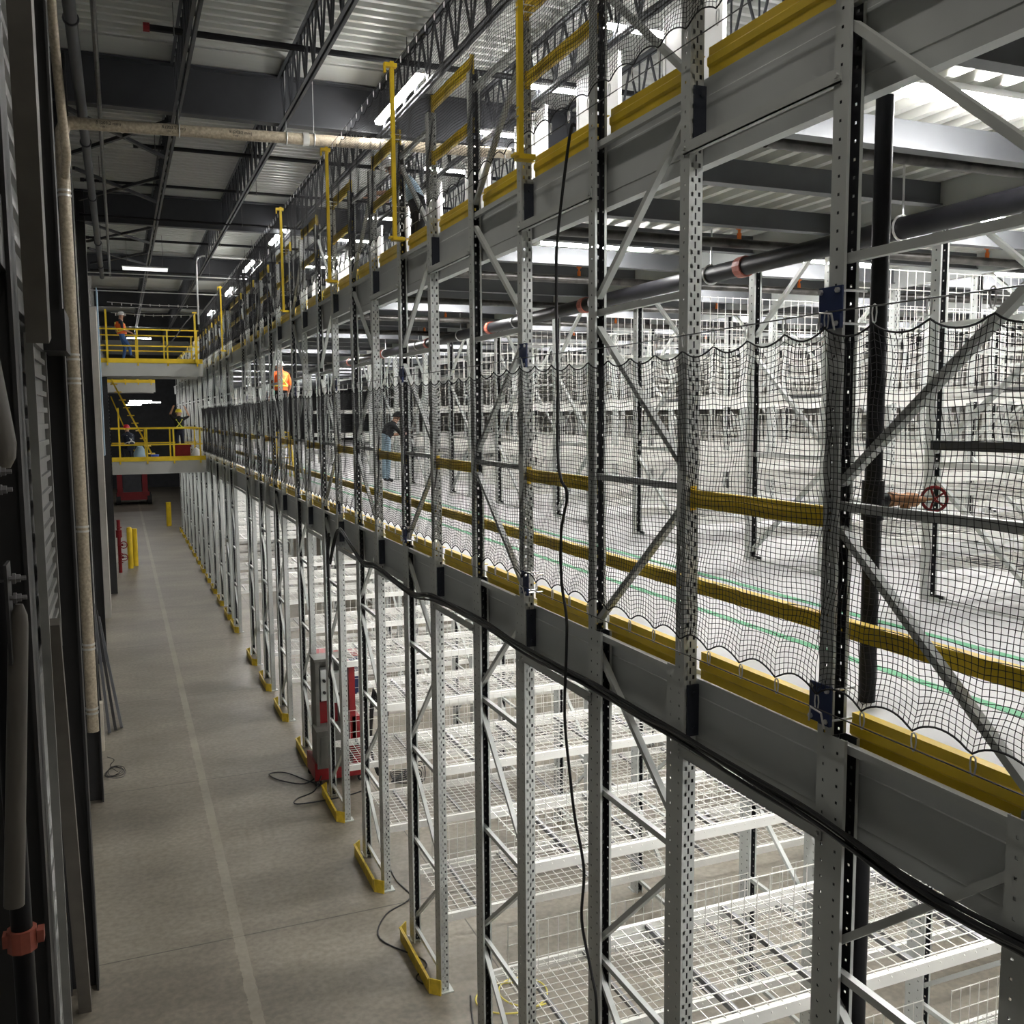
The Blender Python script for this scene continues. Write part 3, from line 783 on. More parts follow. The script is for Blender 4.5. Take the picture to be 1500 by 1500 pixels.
# ---------------------------------------------------------------- crossover platforms
def crossover(y, z_top, name, lab, x0=-.55, x1=2.80, depth=2.6):
    t = thing('crossover_platform', (0, y, z_top), lab, 'platform')
    b = MB(); b.box(x0, x1, 0, .02, -.60, -.14); b.box(x0, x1, -.06, 0, -.60, -.585); b.build('edge_beam', M['crossbeam'], t); b = MB(); b.box(x0, x1, depth-.02, depth, -.60, -.14); b.build('edge_beam', M['crossbeam'], t)
    b = MB(); b.box(x0, x1, -.02, 0, -.155, 0); b.build('kick_plate', M['yellow'], t)
    b = MB(); b.box(x0, x1, 0, depth, -.15, -.10); b.build('deck', M['decktop'], t)
    for yy, w in ((-.03, 'front'), (depth, 'back')):
        for z in (.42, .98):
            b = MB(); b.bar((x0,yy,z),(x1-.1,yy,z), .045, .045); b.build('hand_rail', M['yellow'], t)
        for k in range(4):
            x = x0+.27+k*(x1-x0-.45)/3
            b = MB(); b.box(x-.025, x+.025, yy-.025, yy+.025, -.25, 1.0); b.build('rail_post', M['yellow'], t)
    return t
c1 = crossover(35.4, 8.13, 'upper', 'upper yellow-railed grey crossover platform spanning the corridor')
c2 = crossover(35.6, 4.75, 'lower', 'lower yellow-railed grey crossover platform spanning the corridor', -.30)
c3 = crossover(50, 7.95, 'far', 'distant upper crossover platform seen below the near upper one', -.5, 1.7)
b = MB(); b.box(-.60, -.32, 35.62, 35.86, 0, 7.5); tag(b.build('support_post', M['colgrey']), 'dark square post carrying the left end of the crossover platforms', 'post')
b = MB(); b.box(2.55, 2.61, 35.30, 35.36, 8.0, 9.75); b.box(2.50, 2.66, 35.28, 35.38, 9.70, 9.74); tag(b.build('net_pole', M['yellow']), 'yellow pole at the right end of the upper crossover platform', 'pole')
b = MB(); b.box(-.30, -.24, 35.30, 35.36, 8.0, 9.75); tag(b.build('net_pole', M['yellow']), 'yellow pole at the left end of the upper crossover platform', 'pole')
b = MB(); b.tube(catm([(2.58,35.3,9.7),(2.3,35.3,9.4),(1.9,35.3,8.85),(1.6,35.3,8.5)], 6), .02, 5); tag(b.build('slack_rope', M['steelcable']), 'pale slack rope hanging from the right pole of the upper crossover', 'rope')
for n, (p0, p1) in enumerate([((-.2,35.2,9.98),(2.75,35.2,9.92)), ((-.1,35.5,9.66),(2.55,35.5,9.66))]):
    b = MB(); b.tube([p0,((p0[0]+p1[0])/2,p0[1],p0[2]-.06),p1], .012, 5)
    for k in range(9): x = p0[0]+.3*k+.15; b.tube([(x,p0[1],p0[2]-.02),(x,p0[1],p0[2]-.10)], .014, 4)
    tag(b.build('clip_cable', M['zinc']), '%s steel cable with clips strung over the upper crossover' % ('higher' if n == 0 else 'lower'), 'cable')
# stair behind the lower crossover
st = thing('yellow_stair', (0, 0, 0), 'steep yellow steel stair rising behind the rail of the lower crossover', 'stair')
for yy in (38.4, 39.1):
    dx = 0 if yy < 38 else .0
    b = MB(); b.bar((1.15,yy,4.6),(-.2,yy,7.5), .05, .16, (0,1,0)); b.build('stringer', M['yellow'], st)
b = MB(); b.bar((.55,38.35,4.65),(-.25,38.35,6.9), .04, .045, (0,1,0)); b.build('stair_rail', M['yellow'], st)
for k in range(10):
    q = k/10+.05; b = MB(); b.box(1.15-1.35*q-.12, 1.15-1.35*q+.12, 38.4, 39.1, 4.6+2.9*q-.015, 4.6+2.9*q+.015); b.build('tread', M['yellow'], st)
b = MB(); b.box(-.05, .0, 36.0, 36.05, 4.62, 6.45); tag(b.build('gate_post', M['yellow']), 'upright yellow gate post on the lower crossover beside the red-helmet worker', 'post')

# items on the lower crossover
b = MB(); b.box(1.78, 2.32, 36.2, 36.6, 4.65, 5.12); b.box(1.74, 2.36, 36.16, 36.64, 5.05, 5.13)
b.box(1.9, 1.94, 36.14, 36.16, 4.85, 4.95); tag(b.build('tool_chest', M['red']), 'red tool chest on the lower crossover at the yellow-helmet worker', 'tool chest')
b = MB(); b.tube([(1.12,36.3,4.65),(1.12,36.3,4.80)], [.12,.14], 12); tag(b.build('bucket', M['blueplastic'], smooth=True), 'small blue bucket on the lower crossover floor', 'bucket')
b = MB(); b.tube([(.62,36.2,4.65),(.60,36.2,4.85),(.66,36.2,5.05),(.72,36.2,5.1)], [.22,.20,.14,.03], 10); tag(b.build('plastic_bag', M['bluesheet'], smooth=True), 'crumpled pale plastic bag beside the red-helmet worker', 'bag')
b = MB(); b.tube([(2.52,36.2,4.65),(2.5,36.2,4.8),(2.54,36.2,4.95),(2.5,36.2,5.02)], [.14,.16,.1,.03], 9); tag(b.build('plastic_bag', M['whiteplastic'], smooth=True), 'white bag at the right end of the lower crossover', 'bag')

# ---------------------------------------------------------------- floor things
bo = thing('bollard', (.17, 41.5, 0), 'yellow round floor bollard beside the left wall', 'bollard')
b = MB(); b.tube([(0,0,0),(0,0,1.62),(0,0,1.68),(0,0,1.70)], [.11,.11,.08,.02], 14); b.build('post', M['yellow'], bo, True)
b = MB(); b.tube([(.2,.6,0),(.2,.6,1.55)], [.10,.10], 12); b.build('second_post', M['yellow'], bo, True)
b2 = thing('bollard', (2.35, 57.0, 0), 'distant yellow bollard at the foot of a grey post on the right', 'bollard')
b = MB(); b.tube([(0,0,0),(0,0,1.35)], .14, 12); b.build('post', M['yellow'], b2, True)
vt = thing('valve_tree', (-.22, 40.5, 0), 'red sprinkler valve assembly with hand wheels against the left wall', 'valve')
b = MB(); b.tube([(0,0,0),(0,0,2.1)], .07, 10); b.tube([(0,0,.6),(.14,0,.6)], .05, 8); b.tube([(0,0,1.1),(.14,0,1.1)], .05, 8); b.tube([(0,0,1.4),(0,0,1.7)], .12, 10); b.build('riser', M['red'], vt, True)
for z in (.6, 1.1): b = MB(); b.torus((.16,-.05,z), .13, .02, 'y', 16, 5); b.bar((.05,-.05,z),(.27,-.05,z), .02, .02); b.build('hand_wheel', M['red'], vt)
b = MB()
for k in range(5): b.torus((.02,0,.4+.35*k), .10, .015, 'z', 10, 4)
b.build('chain', M['red'], vt)
# far red lift machine
rm = thing('lift_machine', (.75, 72, 0), 'dark red lift machine parked far down the corridor', 'machine')
b = MB(); b.box(-1.15, 1.0, 0, 3.0, .35, .9); b.build('chassis', M['red'], rm)
b = MB(); b.box(-1.1, -.75, -.1, 2.8, .9, 2.9); b.box(.55, .9, -.1, 2.8, .9, 2.3); b.build('side_frames', M['red'], rm)
b = MB(); b.box(-.7, .5, .1, .5, .9, 2.5); b.build('counterweight', M['dark'], rm)
b = MB(); b.box(-1.1, .95, -.1, 1.5, 2.75, 3.25); b.build('boom_housing', M['red'], rm)
b = MB(); b.box(-1.15,-.75,-.3,-.1,2.35,2.55); b.box(.3,.75,-.3,-.1,2.3,2.5); b.build('white_decals', M['whiteplastic'], rm)
for x in (-1.2, .85):
    b = MB(); b.tube([(x,.2,.35),(x+.3,.2,.35)], .35, 14); b.tube([(x,2.6,.35),(x+.3,2.6,.35)], .35, 14); b.build('wheel', M['tyre'], rm, True)

# red wheeled power unit near the rack foot
pu = thing('power_unit', (2.72, 15.28, 0), 'red wheeled power unit with grey cabinets parked between two corridor-edge frames', 'machine')
b = MB(); b.prism([(.0,.12),(.0,.42),(.30,.30),(.85,.30),(.85,.12)], .0, .72, 'y'); b.build('base_tray', M['red'], pu)
b = MB(); b.box(.04, .54, -.02, .42, .32, .95); b.box(.10, .48, -.03, -.02, .40, .86); b.build('front_cabinet', M['machine'], pu)
b = MB(); b.prism([(.60,.3),(.62,2.02),(.72,2.02),(.85,1.0),(.85,.3)], .60, .66, 'y'); b.box(.62, .72, .1, .66, .5, 1.96); b.box(.66, .80, .1, .66, .3, 1.1); b.build('side_panel', M['red'], pu)
b = MB(); b.box(.10, .16, .28, .66, .5, 2.05); b.box(.10, .66, .60, .66, .5, 2.05); b.box(.08, .72, .25, .68, 2.05, 2.09); b.build('cabinet_frame', M['machine'], pu)
b = MB(); b.box(.20, .38, .35, .55, 1.35, 1.88); b.box(.42, .60, .33, .55, 1.30, 1.80); b.build('control_boxes', M['rack'], pu)
for z, x in ((1.5, .25), (1.7, .25), (1.45, .5)):
    b = MB(); b.tube([(x,.34,z),(x,.29,z)], .025, 8); b.build('knob', M['tyre'], pu)
b = MB(); b.box(.18,.5,.5,.6,.9,1.3); b.build('inner_box', M['red'], pu)
for x, y in ((.06,.06),(.78,.06),(.06,.66),(.78,.66)):
    b = MB(); b.torus((x,y,.065), .045, .022, 'y', 14, 6); b.box(x-.02,x+.02,y-.02,y+.02,.10,.16); b.build('caster', M['tyre'], pu)
b = MB()
for q in range(5):
    b.tube(catm([(1.02+.012*q, .05+.03*q, 1.55-.06*q),(1.14+.02*q,-.10,1.2),(1.13,-.2+.05*q,.6),(1.05+.01*q,-.1,.10+.02*q),(.98,.05+.02*q,.4),(.97+.01*q,.1,1.1),(1.02+.012*q,.05+.03*q,1.55-.06*q)], 6), .016, 6)
b.build('hose_loops', M['cable'], pu, True)
b = MB()
b.tube(catm([(.1,.1,.2),(-.15,.15,.05),(-.5,.55,.02),(-.62,.9,.02),(-.35,.85,.02),(-.05,.3,.02),(.15,-.1,.05)], 6), .011, 6)
b.tube(catm([(.1,0,.2),(-.05,-.15,.02),(-.35,-.35,.02),(-.42,-.55,.02),(-.1,-.6,.02),(.4,-.55,.02),(.8,-.4,.02)], 6), .011, 6)
for q in range(6):
    b.tube(catm([(1.2,-.3,.03),(1.5+.06*q,-.5+.1*q,.05+.03*q),(1.7,-.1*q,.04),(1.35,.2-.08*q,.03),(1.25,-.2,.04)], 5), .010, 5)
b.build('floor_leads', M['cable'], pu, True)

# paper / film bundle and blue crates inside the rack
b = MB(); b.box(4.6, 5.4, 8.45, 8.95, 1.6, 1.63); b.prism([(4.5,1.62),(5.1,1.95),(5.5,1.63)], 8.4, 9.0, 'y'); 
# (kept on a shelf level: see box below)
b = MB(); b.box(5.9, 7.0, 10.0, 10.5, 2.50, 2.95); tag(b.build('box', M['white']), 'white wrapped bundle lying on a wire shelf', 'box')
bc = thing('blue_pallet_bin', (3.65, 19.9, 0), 'dark blue bin behind the posts further along the rack', 'bin')
b = MB(); b.box(0,.9,0,.7,.15,1.0); b.build('bin_body', M['blue'], bc); b = MB(); b.box(-.03,.93,-.03,.73,.97,1.02); b.build('rim', M['red'], bc)
b = MB(); b.box(.05,.15,.05,.65,0,.15); b.box(.75,.85,.05,.65,0,.15); b.build('skid', M['blue'], bc)

# ---------------------------------------------------------------- left wall columns, pipes and clutter
def wcol(x0, x1, y, h, name, lab, f=.14, z0=0):
    b = MB()
    b.box(x0, x1, y-.012, y+.012, z0, h)
    b.box(x1-.022, x1, y-f, y+f, z0, h); b.box(x0, x0+.022, y-f, y+f, z0, h)
    o = b.build(name, M['colgrey']); tag(o, lab, 'column'); return o
wcol(-.76, -.475, 10.75, 11.5, 'steel_column', 'dark steel wall column nearest in the corridor, beside the leaning tube')
wcol(-.76, -.50, 16.2, 11.5, 'steel_column', 'dark steel wall column behind the speckled drain pipe')
wcol(-.76, -.55, 25.6, 11.5, 'steel_column', 'dark steel wall column farther down behind the leaning boards')
b = MB(); b.box(-.76, -.50, 31.3, 33.0, 0, 9.4); tag(b.build('precast_pier', M['concretewall']), 'pale precast pier on the left wall before the crossovers', 'pier')
b = MB(); b.box(-.50, -.47, 33.2, 34.6, 4.9, 10.2); tag(b.build('wrap_sheet', M['bluesheet']), 'pale blue sheet hanging by the left end of the crossovers', 'sheet')
b = MB(); b.box(-.62, -.42, 9.75, 10.62, 6.72, 7.10); b.prism([(9.0,7.35),(9.75,7.0),(9.75,6.8),(9.0,7.0)], -.62, -.56, 'x')
tag(b.build('wall_girt', M['colgrey']), 'dark square girt end joined to the nearest column at eye height', 'girt')
lv = thing('louvre_panel', (-.64, 0, 0), 'narrow ribbed louvre panel on the wall left of the nearest column', 'louvre')
b = MB(); b.box(-.03, .03, 10.02, 10.10, 3.9, 6.75); b.box(-.03, .035, 8.52, 8.58, 0.0, 6.75); b.box(-.03, .03, 8.5, 10.1, 6.72, 6.78); b.build('frame', M['rack2'], lv)
b = MB()
for k in range(19): z = 3.95+k*.147; b.box(-.01, .018, 8.6, 10.02, z, z+.045)
b.box(-.02, -.012, 8.6, 10.02, 3.9, 6.75); b.build('slats', M['rack2'], lv)
b = MB(); b.bar((-.415, 6.35, 9.3), (-.455, 6.9, 6.6), .13, .26, (0,1,0))
tag(b.build('wall_brace', M['hss']), 'warm grey steel tube brace on the upper left wall', 'brace')
b = MB(); b.bar((-.60, 10.30, .02), (-.60, 8.75, 4.4), .12, .12, (0,1,0)); tag(b.build('leaning_tube', M['hss']), 'grey square steel tube leaning on the nearest column, foot on the floor', 'steel tube')
nc_ = thing('steel_column', (0,0,0), 'dark steel column at the extreme left edge, right beside the camera', 'column')
b = MB(); b.box(-.74, -.37, 4.40, 4.43, 0, 11.5); b.box(-.385, -.37, 4.28, 4.55, 0, 11.5); b.build('column_section', M['colgrey'], nc_)
b = MB(); b.box(-.46, -.385, 4.10, 4.46, 6.68, 6.96); b.build('beam_seat', M['colgrey'], nc_)
b = MB(); b.tube([(-.43,3.25,6.70),(-.345,3.25,6.02),(-.343,3.25,5.98),(-.341,3.25,5.95)], [.055,.055,.048,.03], 12); b.build('upper_tube', M['hss'], nc_, True)
b = MB(); b.tube([(-.285,2.98,5.58),(-.287,2.98,5.55),(-.29,2.98,5.52),(-.345,2.98,4.70)], [.010,.022,.026,.028], 12); b.build('lower_tube', M['hss'], nc_, True)
for (z0, z1, px, zb) in ((5.86, 6.12, -.325, (5.955, 5.905)), (5.42, 5.70, -.305, (5.655, 5.60))):
    pl = MB(); pl.box(px-.008, px, 2.92, 3.02, z0, z1); pl = pl.build('gusset_plate', M['colgrey'], nc_)
    for zz in zb:
        b = MB(); b.tube([(px,2.97,zz),(px+.042,2.97,zz)], .007, 6); b.tube([(px+.008,2.97,zz),(px+.016,2.97,zz),(px+.017,2.97,zz),(px+.028,2.97,zz)], [.016,.016,.012,.012], 6); b.build('bolt', M['support'], pl)
pp = thing('riser_pipe', (0,0,0), 'black vertical pipe with a red coupling at the lower left edge', 'pipe')
b = MB(); b.tube([(-.368,3.30,5.6),(-.350,3.30,0)], .032, 12); b.build('pipe', M['blackpipe'], pp, True)
b = MB(); b.tube([(-.365,3.30,4.40),(-.365,3.30,4.47)], .045, 10); b.box(-.32,-.30,3.28,3.32,4.42,4.46); b.box(-.42,-.40,3.28,3.32,4.42,4.46); b.build('coupling', M['redclamp'], pp)

# beige drain pipes
dp = thing('drain_pipe', (0,0,0), 'speckled beige drain pipe with steel bands down the wall and across the corridor', 'pipe')
PX, PY = -.585, 15.6
b = MB(); b.tube([(PX,PY,1.32),(PX,PY,9.5)], .085, 14); b.build('vertical_pipe', M['pipe'], dp, True)
b = MB(); b.tube(catm([(PX,PY,9.4),(PX,PY,10.1),(PX+.03,PY,10.27),(PX+.10,PY,10.34),(-.36,PY,10.352)], 6), .092, 14); b.build('elbow', M['pipe'], dp, True)
b = MB(); b.tube([(-.38,PY,10.35),(6.4,PY,10.56)], .085, 14); b.build('cross_pipe', M['pipe'], dp, True)
for z in (1.6, 2.6, 4.4, 6.6, 6.95, 9.60, 9.9, 9.3):
    b = MB(); b.tube([(PX,PY,z),(PX,PY,z+.03)], .092, 14); b.tube([(PX,PY,z+.07),(PX,PY,z+.10)], .092, 14); b.build('band', M['clamp'], dp, True)
b = MB(); b.tube([(PX+.02,13.9,12.0*0+11.5),(PX+.03,14.3,10.9),(PX+.06,14.9,9.95)], .062, 12); b.tube(catm([(PX+.06,14.9,9.95),(PX+.07,15.0,9.75),(PX+.02,15.5,9.6),(PX,15.95,9.45)], 5), .065, 12); b.build('branch', M['pipe'], dp, True)
for x in (1.03, 2.62, 3.05):
    z = 10.35+.031*(x+.38)
    b = MB(); b.torus((x,PY,z), .095, .010, 'x', 16, 5); b.tube([(x,PY,z+.09),(x,PY,11.5)], .007, 5); b.build('pipe_hanger', M['zinc'], dp)
b = MB(); b.tube([(2.87,PY,10.451),(2.97,PY,10.454)], .10, 14); b.build('coupling_band', M['clamp'], dp, True)
def text_on(s, size, loc, rot, parent, name, m='print'):
    c = bpy.data.curves.new(name, 'FONT'); c.body = s; c.size = size; c.extrude = .0008
    o = bpy.data.objects.new('tmp_text', c); COL.objects.link(o)
    bpy.context.view_layer.update()
    me = bpy.data.meshes.new_from_object(o.evaluated_get(bpy.context.evaluated_depsgraph_get()))
    bpy.data.objects.remove(o)
    me.materials.clear(); me.materials.append(M[m])
    t = link(name, me, parent); t.location = loc; t.rotation_euler = rot; return t
for x in (-.12, .78, 1.75):
    z = 10.35+.031*(x+.38)
    text_on('8 (203.2 mm)', .062, (x, PY-.087, z-.005), (PI/2, 0, 0), dp, 'stencil_mark')
    text_on('TYPE 1', .035, (x+.05, PY-.083, z-.055), (PI/2, 0, 0), dp, 'stencil_mark')
# dark vertical conduits
for n, (px0, py0, px1, py1, r, m_) in enumerate([(-.52, 14.2, -.37, 22.6, .055, 'midgrey'), (-.28, 15.0, -.24, 20.5, .028, 'wornpipe')]):
    pass
t = thing('wall_conduit', (0,0,0), 'thick dark conduit running high along the left wall', 'conduit')
b = MB(); b.tube([(-.30,-3,10.56),(-.30,33.5,10.56)], .07, 10); b.build('conduit', M['dark'], t, True)
for y in (12.2, 17.4, 21.6, 27, 31):
    b = MB(); b.torus((-.30,y,10.56), .078, .014, 'y', 14, 5); b.tube([(-.30,y,10.63),(-.30,y,11.5)], .007, 5); b.build('conduit_clamp', M['dark'], t)
b = MB(); b.tube([(-.06,-3,10.60),(-.06,33.5,10.60)], .032, 8); tag(b.build('wall_pipe', M['wornpipe'], smooth=True), 'thin rusty pipe beside the thick conduit high on the left wall', 'pipe')
# leaning boards
for n in range(4):
    b = MB(); x = -.56+.11*n; b.bar((x, 19.5+.12*n, .02), (-.66+.03*n, 19.7+.35*n, 2.7-.2*n), .05, .14, (0,1,0))
    tag(b.build('leaning_board', M['colgrey' if n % 2 == 0 else 'midgrey']), 'dark metal length leaning against the left wall, %s of four from the wall' % ORD[n+1], 'metal length', 'dark lengths leaning on the wall')
b = MB(); b.box(-.68, -.52, 18.6, 18.8, 0, .9); tag(b.build('box', M['cardboard']), 'small pale carton behind the leaning dark lengths', 'box')

# ---------------------------------------------------------------- people
import bmesh
def chain_mesh(name, verts, edges, rads, mats_by, parent, m_list, lvl=1, root=0):
    me = bpy.data.meshes.new(name); me.from_pydata([tuple(v) for v in verts], edges, [])
    o = bpy.data.objects.new(name, me); COL.objects.link(o)
    sk = o.modifiers.new('s', 'SKIN'); sk.use_smooth_shade = True
    for i, r in enumerate(rads):
        sv = me.skin_vertices[0].data[i]; sv.radius = (r, r) if not isinstance(r, tuple) else r
        sv.use_root = (i == root)
    ss = o.modifiers.new('u', 'SUBSURF'); ss.levels = lvl; ss.render_levels = lvl
    bpy.context.view_layer.update()
    dg = bpy.context.evaluated_depsgraph_get()
    m2 = bpy.data.meshes.new_from_object(o.evaluated_get(dg)); bpy.data.objects.remove(o)
    m2.materials.clear()
    for k in m_list: m2.materials.append(M[k])
    V = [Vector(v) for v in verts]
    for p in m2.polygons:
        c = p.center; best = 1e9; bi = 0
        for ei, (a, b) in enumerate(edges):
            ab = V[b]-V[a]; t = max(0, min(1, (c-V[a]).dot(ab)/max(1e-9, ab.length_squared)))
            dd = (c-(V[a]+ab*t)).length
            if dd < best: best = dd; bi = ei
        p.material_index = mats_by[bi]; p.use_smooth = True
    return link(name, m2, parent)
def person(loc, rz, label, J, shirt, pants, vest, helmet, vest_stripe='reflective', sleeve_bare=True):
    t = thing('person', loc, label, 'person', None, rz)
    # J: joints (local; y forward)
    n = ['pelvis','waist','chest','neck','head','crown','shL','elL','haL','shR','elR','haR','hipL','knL','anL','toL','hipR','knR','anR','toR']
    idx = {k: i for i, k in enumerate(n)}
    V = [Vector(J[k]) for k in n]
    E_ = [('pelvis','waist'),('waist','chest'),('chest','neck'),('neck','head'),('head','crown'),('chest','shL'),('shL','elL'),('elL','haL'),('chest','shR'),('shR','elR'),('elR','haR'),
          ('pelvis','hipL'),('hipL','knL'),('knL','anL'),('anL','toL'),('pelvis','hipR'),('hipR','knR'),('knR','anR'),('anR','toR')]
    R_ = [.125,.12,.14,.055,.085,.07,.06,.045,.032,.06,.045,.032,.09,.065,.045,.04,.09,.065,.045,.04]
    mb = [1,0,0,2,2,0,0,2 if sleeve_bare else 0,0,0,2 if sleeve_bare else 0,1,1,1,3,1,1,1,3]
    # fingers
    E2 = [(idx[a], idx[b]) for a, b in E_]; m2 = list(mb)
    for s in ('L', 'R'):
        h = V[idx['ha'+s]]; d = (h-V[idx['el'+s]]).normalized(); side = d.cross(Vector((0,0,1)))
        if side.length < .1: side = Vector((1,0,0))
        side.normalize()
        pm = h+d*.07; V.append(pm); R_.append(.030); E2.append((idx['ha'+s], len(V)-1)); m2.append(2); pi_ = len(V)-1
        for k, L_ in enumerate((.07, .085, .08, .06)):
            b0 = pm+side*(.018*(k-1.5)*1.3)+d*.02; V.append(b0); R_.append(.009); E2.append((pi_, len(V)-1)); m2.append(2)
            V.append(b0+d*L_+Vector((0,0,-.02))); R_.append(.007); E2.append((len(V)-2, len(V)-1)); m2.append(2)
        V.append(h+side*.04+d*.05); R_.append(.010); E2.append((idx['ha'+s], len(V)-1)); m2.append(2)
    chain_mesh('body', V, E2, R_, m2, t, [shirt, pants, 'skin', 'tyre'])
    hd = V[idx['head']]; cr = V[idx['crown']]; up = (cr-hd).normalized()
    # nose and ears on the head
    b = MB(); fw = Vector(J.get('face', (0,1,0))); sd = fw.cross(up).normalized()
    b.tube([hd+fw*.075+up*.02, hd+fw*.105-up*.012], [.008,.014], 6)
    for s in (-1, 1): b.tube([hd+sd*s*.078+up*.02, hd+sd*s*.092-up*.03], [.016,.012], 6)
    b.build('face_features', M['skin'], t, True)
    # helmet
    q = up.to_track_quat('Z', 'Y').to_matrix()
    b = MB(); prof = [(0,.125),(.05,.118),(.09,.085),(.108,.04),(.112,0),(.14,-.005),(.14,-.014),(.10,-.01)]
    vs = []; fs = []; N = 14
    c0 = hd+up*.055
    for r_, z_ in prof:
        for k in range(N):
            a = 2*PI*k/N; rr = r_*(1+(.22 if r_ > .13 and math.cos(a-PI/2) > .5 else 0))
            base = (sd*math.cos(a)+fw*math.sin(a))*rr+up*z_; vs.append(tuple(c0+base))
    for i in range(len(prof)-1):
        for k in range(N): fs.append((i*N+k, i*N+(k+1)%N, (i+1)*N+(k+1)%N, (i+1)*N+k))
    b.add(vs, fs); b.build('hard_hat', M[helmet], t, True)
    # vest: shell round the torso
    if vest:
        ch = V[idx['chest']]; wa = V[idx['waist']]; pe = V[idx['pelvis']]; ne = V[idx['neck']]
        b = MB(); pts = [pe.lerp(wa, .3), wa, ch, ch.lerp(ne, .45)]
        b.tube(pts, [.165,.158,.18,.13], 12, cap=False); v_ = b.build('vest', M[vest], t, True)
        ax = (ch-wa).normalized()
        b = MB()
        for pt, rr in ((wa, .162),):
            ring = []
            s1 = ax.cross(Vector((0,1,0))).normalized() if abs(ax.y) < .9 else Vector((1,0,0)); s2 = ax.cross(s1)
            for k in range(17): a = 2*PI*k/16; ring.append(pt+(s1*math.cos(a)+s2*math.sin(a))*rr)
            b.tube(ring, .018, 5, cap=False)
        for s in (-1, 1):
            for fside in (-1, 1):
                b.tube([wa+sd*s*.11+fw*fside*.13, (wa+ch)/2+fw*fside*.172, ch-sd*s*.11*(1 if fside < 0 else -1)+fw*fside*.13+ax*.06], .018, 5)
        b.build('reflective_stripes', M[vest_stripe], v_)
    return t
STAND = dict(pelvis=(0,0,.95),waist=(0,0,1.10),chest=(0,.0,1.33),neck=(0,.01,1.50),head=(0,.03,1.60),crown=(0,.03,1.69),
  shL=(-.19,0,1.40),elL=(-.24,-.03,1.13),haL=(-.22,.12,.90),shR=(.19,0,1.40),elR=(.24,-.03,1.13),haR=(.22,.12,.90),
  hipL=(-.09,0,.90),knL=(-.10,.02,.50),anL=(-.10,-.01,.09),toL=(-.11,.13,.04),hipR=(.09,0,.90),knR=(.10,.02,.50),anR=(.10,-.01,.09),toR=(.11,.13,.04))
def pose(**k): d_ = dict(STAND); d_.update(k); return d_
person((.22, 36.4, 8.03), -PI/2, 'person in white hard hat, orange vest and jeans standing on the upper crossover',
  pose(chest=(0,-.06,1.32),neck=(0,-.03,1.49),head=(0,.0,1.60),crown=(0,.0,1.69),elL=(-.24,-.2,1.15),haL=(-.2,-.05,.95),elR=(.24,.02,1.15),haR=(.20,.25,1.05),knL=(-.10,.08,.5),anL=(-.1,.0,.09),toL=(-.1,.12,.04),knR=(.1,.22,.58),anR=(.1,.26,.25),toR=(.1,.38,.20)),
  'navycloth', 'jeans', 'orangecloth', 'whiteplastic', 'yellowcloth')
person((.28, 36.9, 4.65), .5, 'person in red hard hat and crossed reflective straps crouching on the lower crossover',
  pose(pelvis=(0,-.1,.40),waist=(0,-.06,.55),chest=(0,.03,.78),neck=(0,.07,.95),head=(0,.10,1.05),crown=(0,.11,1.14),shL=(-.19,.03,.85),elL=(-.26,.16,.62),haL=(-.15,.36,.55),shR=(.19,.03,.85),elR=(.26,.16,.62),haR=(.15,.36,.55),
  hipL=(-.09,-.08,.38),knL=(-.16,.34,.48),anL=(-.14,.10,.09),toL=(-.15,.24,.04),hipR=(.09,-.08,.38),knR=(.16,.34,.48),anR=(.14,.10,.09),toR=(.15,.24,.04)),
  'navycloth', 'navycloth', 'navycloth', 'redplastic')
person((2.02, 37.0, 4.65), 0, 'person in yellow hard hat, lime cross straps, arms raised, on lower crossover',
  pose(elL=(-.30,.06,1.56),haL=(-.20,.15,1.78),elR=(.36,.02,1.50),haR=(.26,.10,1.75),shL=(-.19,.0,1.42),shR=(.19,0,1.42)),
  'blackcloth', 'navycloth', 'blackcloth', 'yellowplastic', 'yellowcloth')
sl = thing('step_ladder', (3.65, 23.6, Z1), 'yellow step ladder on the lower platform under the orange-vest worker', 'ladder')
for s in (-.22, .22):
    b = MB(); b.bar((s,-.35,0),(s*.7,-.05,1.1), .05, .03); b.build('side_rail', M['yellow'], sl); b = MB(); b.bar((s,.4,0),(s*.7,.05,1.1), .03, .03); b.build('back_leg', M['yellow'], sl)
for k in range(4): b = MB(); q = (k+1)/4.4; b.box(-.2,.2,-.35+.3*q-.04,-.35+.3*q+.04,1.1*q-.012,1.1*q+.012); b.build('step', M['yellow'], sl)
b = MB(); b.box(-.17,.17,-.13,.13,1.09,1.12); b.build('top_cap', M['yellow'], sl)
person((3.65, 23.6, Z1+1.12), .3, 'person in orange vest standing on a step ladder behind the posts of the lower platform',
  pose(head=(0,.05,1.56),crown=(0,.07,1.65)), 'orangecloth', 'blackcloth', 'orangecloth', 'blackcloth' if False else 'whiteplastic', 'yellowcloth')
person((5.45, 20.7, Z1), -1.4, 'person in dark shirt bending between racks on the lower platform behind the net',
  pose(chest=(0,.12,1.20),neck=(0,.22,1.34),head=(0,.28,1.42),crown=(0,.31,1.50),waist=(0,.02,1.05),shL=(-.19,.13,1.27),shR=(.19,.13,1.27),elL=(-.24,.3,1.05),elR=(.24,.3,1.05),haL=(-.15,.5,1.1),haR=(.15,.5,1.1)), 'blackcloth', 'bluesheet', None, 'blackcloth')
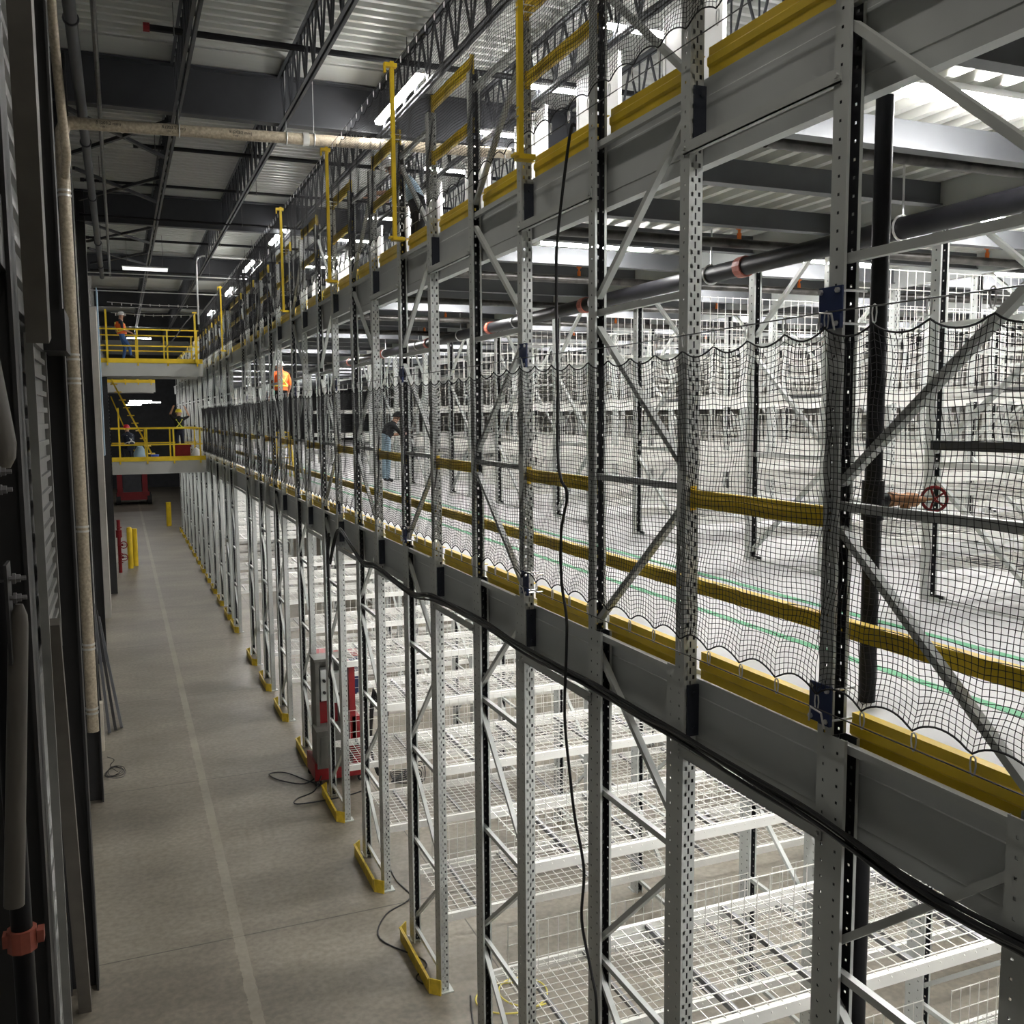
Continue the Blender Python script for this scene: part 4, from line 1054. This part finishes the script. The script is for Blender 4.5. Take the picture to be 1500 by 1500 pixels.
person((3.75, 12.3, Z2), PI/2, 'person in pale striped shirt on the upper platform behind a yellow net pole',
  pose(chest=(0,.15,1.15),neck=(0,.26,1.26),head=(0,.33,1.32),crown=(0,.37,1.40),waist=(0,.03,1.0),shL=(-.19,.17,1.2),shR=(.19,.17,1.2),elL=(-.22,.35,1.0),elR=(.22,.35,1.0),haL=(-.15,.55,1.0),haR=(.15,.55,1.0)), 'bluesheet', 'blackcloth', None, 'whiteplastic')
b = MB(); b.box(3.9, 4.3, 27.0, 27.02, 6.7, 6.85); tag(b.build('hanging_sign', M['sign']), 'small green sign hanging under the upper platform far along the rack', 'sign')

# ---------------------------------------------------------------- light and camera
def area(name, loc, size, sy, power, rot=(0,0,0), col=(1,.98,.94)):
    l = bpy.data.lights.new(name, 'AREA'); l.shape = 'RECTANGLE'; l.size = size; l.size_y = sy; l.energy = power; l.color = col
    o = bpy.data.objects.new(name, l); COL.objects.link(o); o.location = loc; o.rotation_euler = rot; return o
wd = bpy.data.worlds.new('dim_hall'); SC.world = wd; wd.use_nodes = True
wd.node_tree.nodes['Background'].inputs[0].default_value = (.5, .52, .55, 1); wd.node_tree.nodes['Background'].inputs[1].default_value = .02

fpx, pi_, ya, ro = 1395.265, .10135, .38872, -.00753
cy, sy = math.cos(ya), math.sin(ya); cp, sp = math.cos(pi_), math.sin(pi_)
F = Vector((sy*cp, cy*cp, -sp)); Rt = Vector((cy, -sy, 0)); U = Rt.cross(F)
c, s = math.cos(ro), math.sin(ro)
R2 = c*Rt+s*U; U2 = -s*Rt+c*U
cam = bpy.data.cameras.new('camera'); co = bpy.data.objects.new('camera', cam); COL.objects.link(co)
cam.sensor_width = 36; cam.lens = fpx/1500*36; cam.clip_start = .05; cam.clip_end = 300
mw = Matrix((R2, U2, -F)).transposed().to_4x4(); mw.translation = Vector((0,0,6.1)); co.matrix_world = mw
SC.camera = co
SC.view_settings.view_transform = 'Standard'; SC.view_settings.look = 'None'; SC.view_settings.gamma = 1
SC.view_settings.use_curve_mapping = False; SC.view_settings.exposure = 2.1
SC.cycles.max_bounces = 6; SC.cycles.diffuse_bounces = 3; SC.cycles.transparent_max_bounces = 24
SC.cycles.use_denoising = True; SC.cycles.sample_clamp_indirect = 6
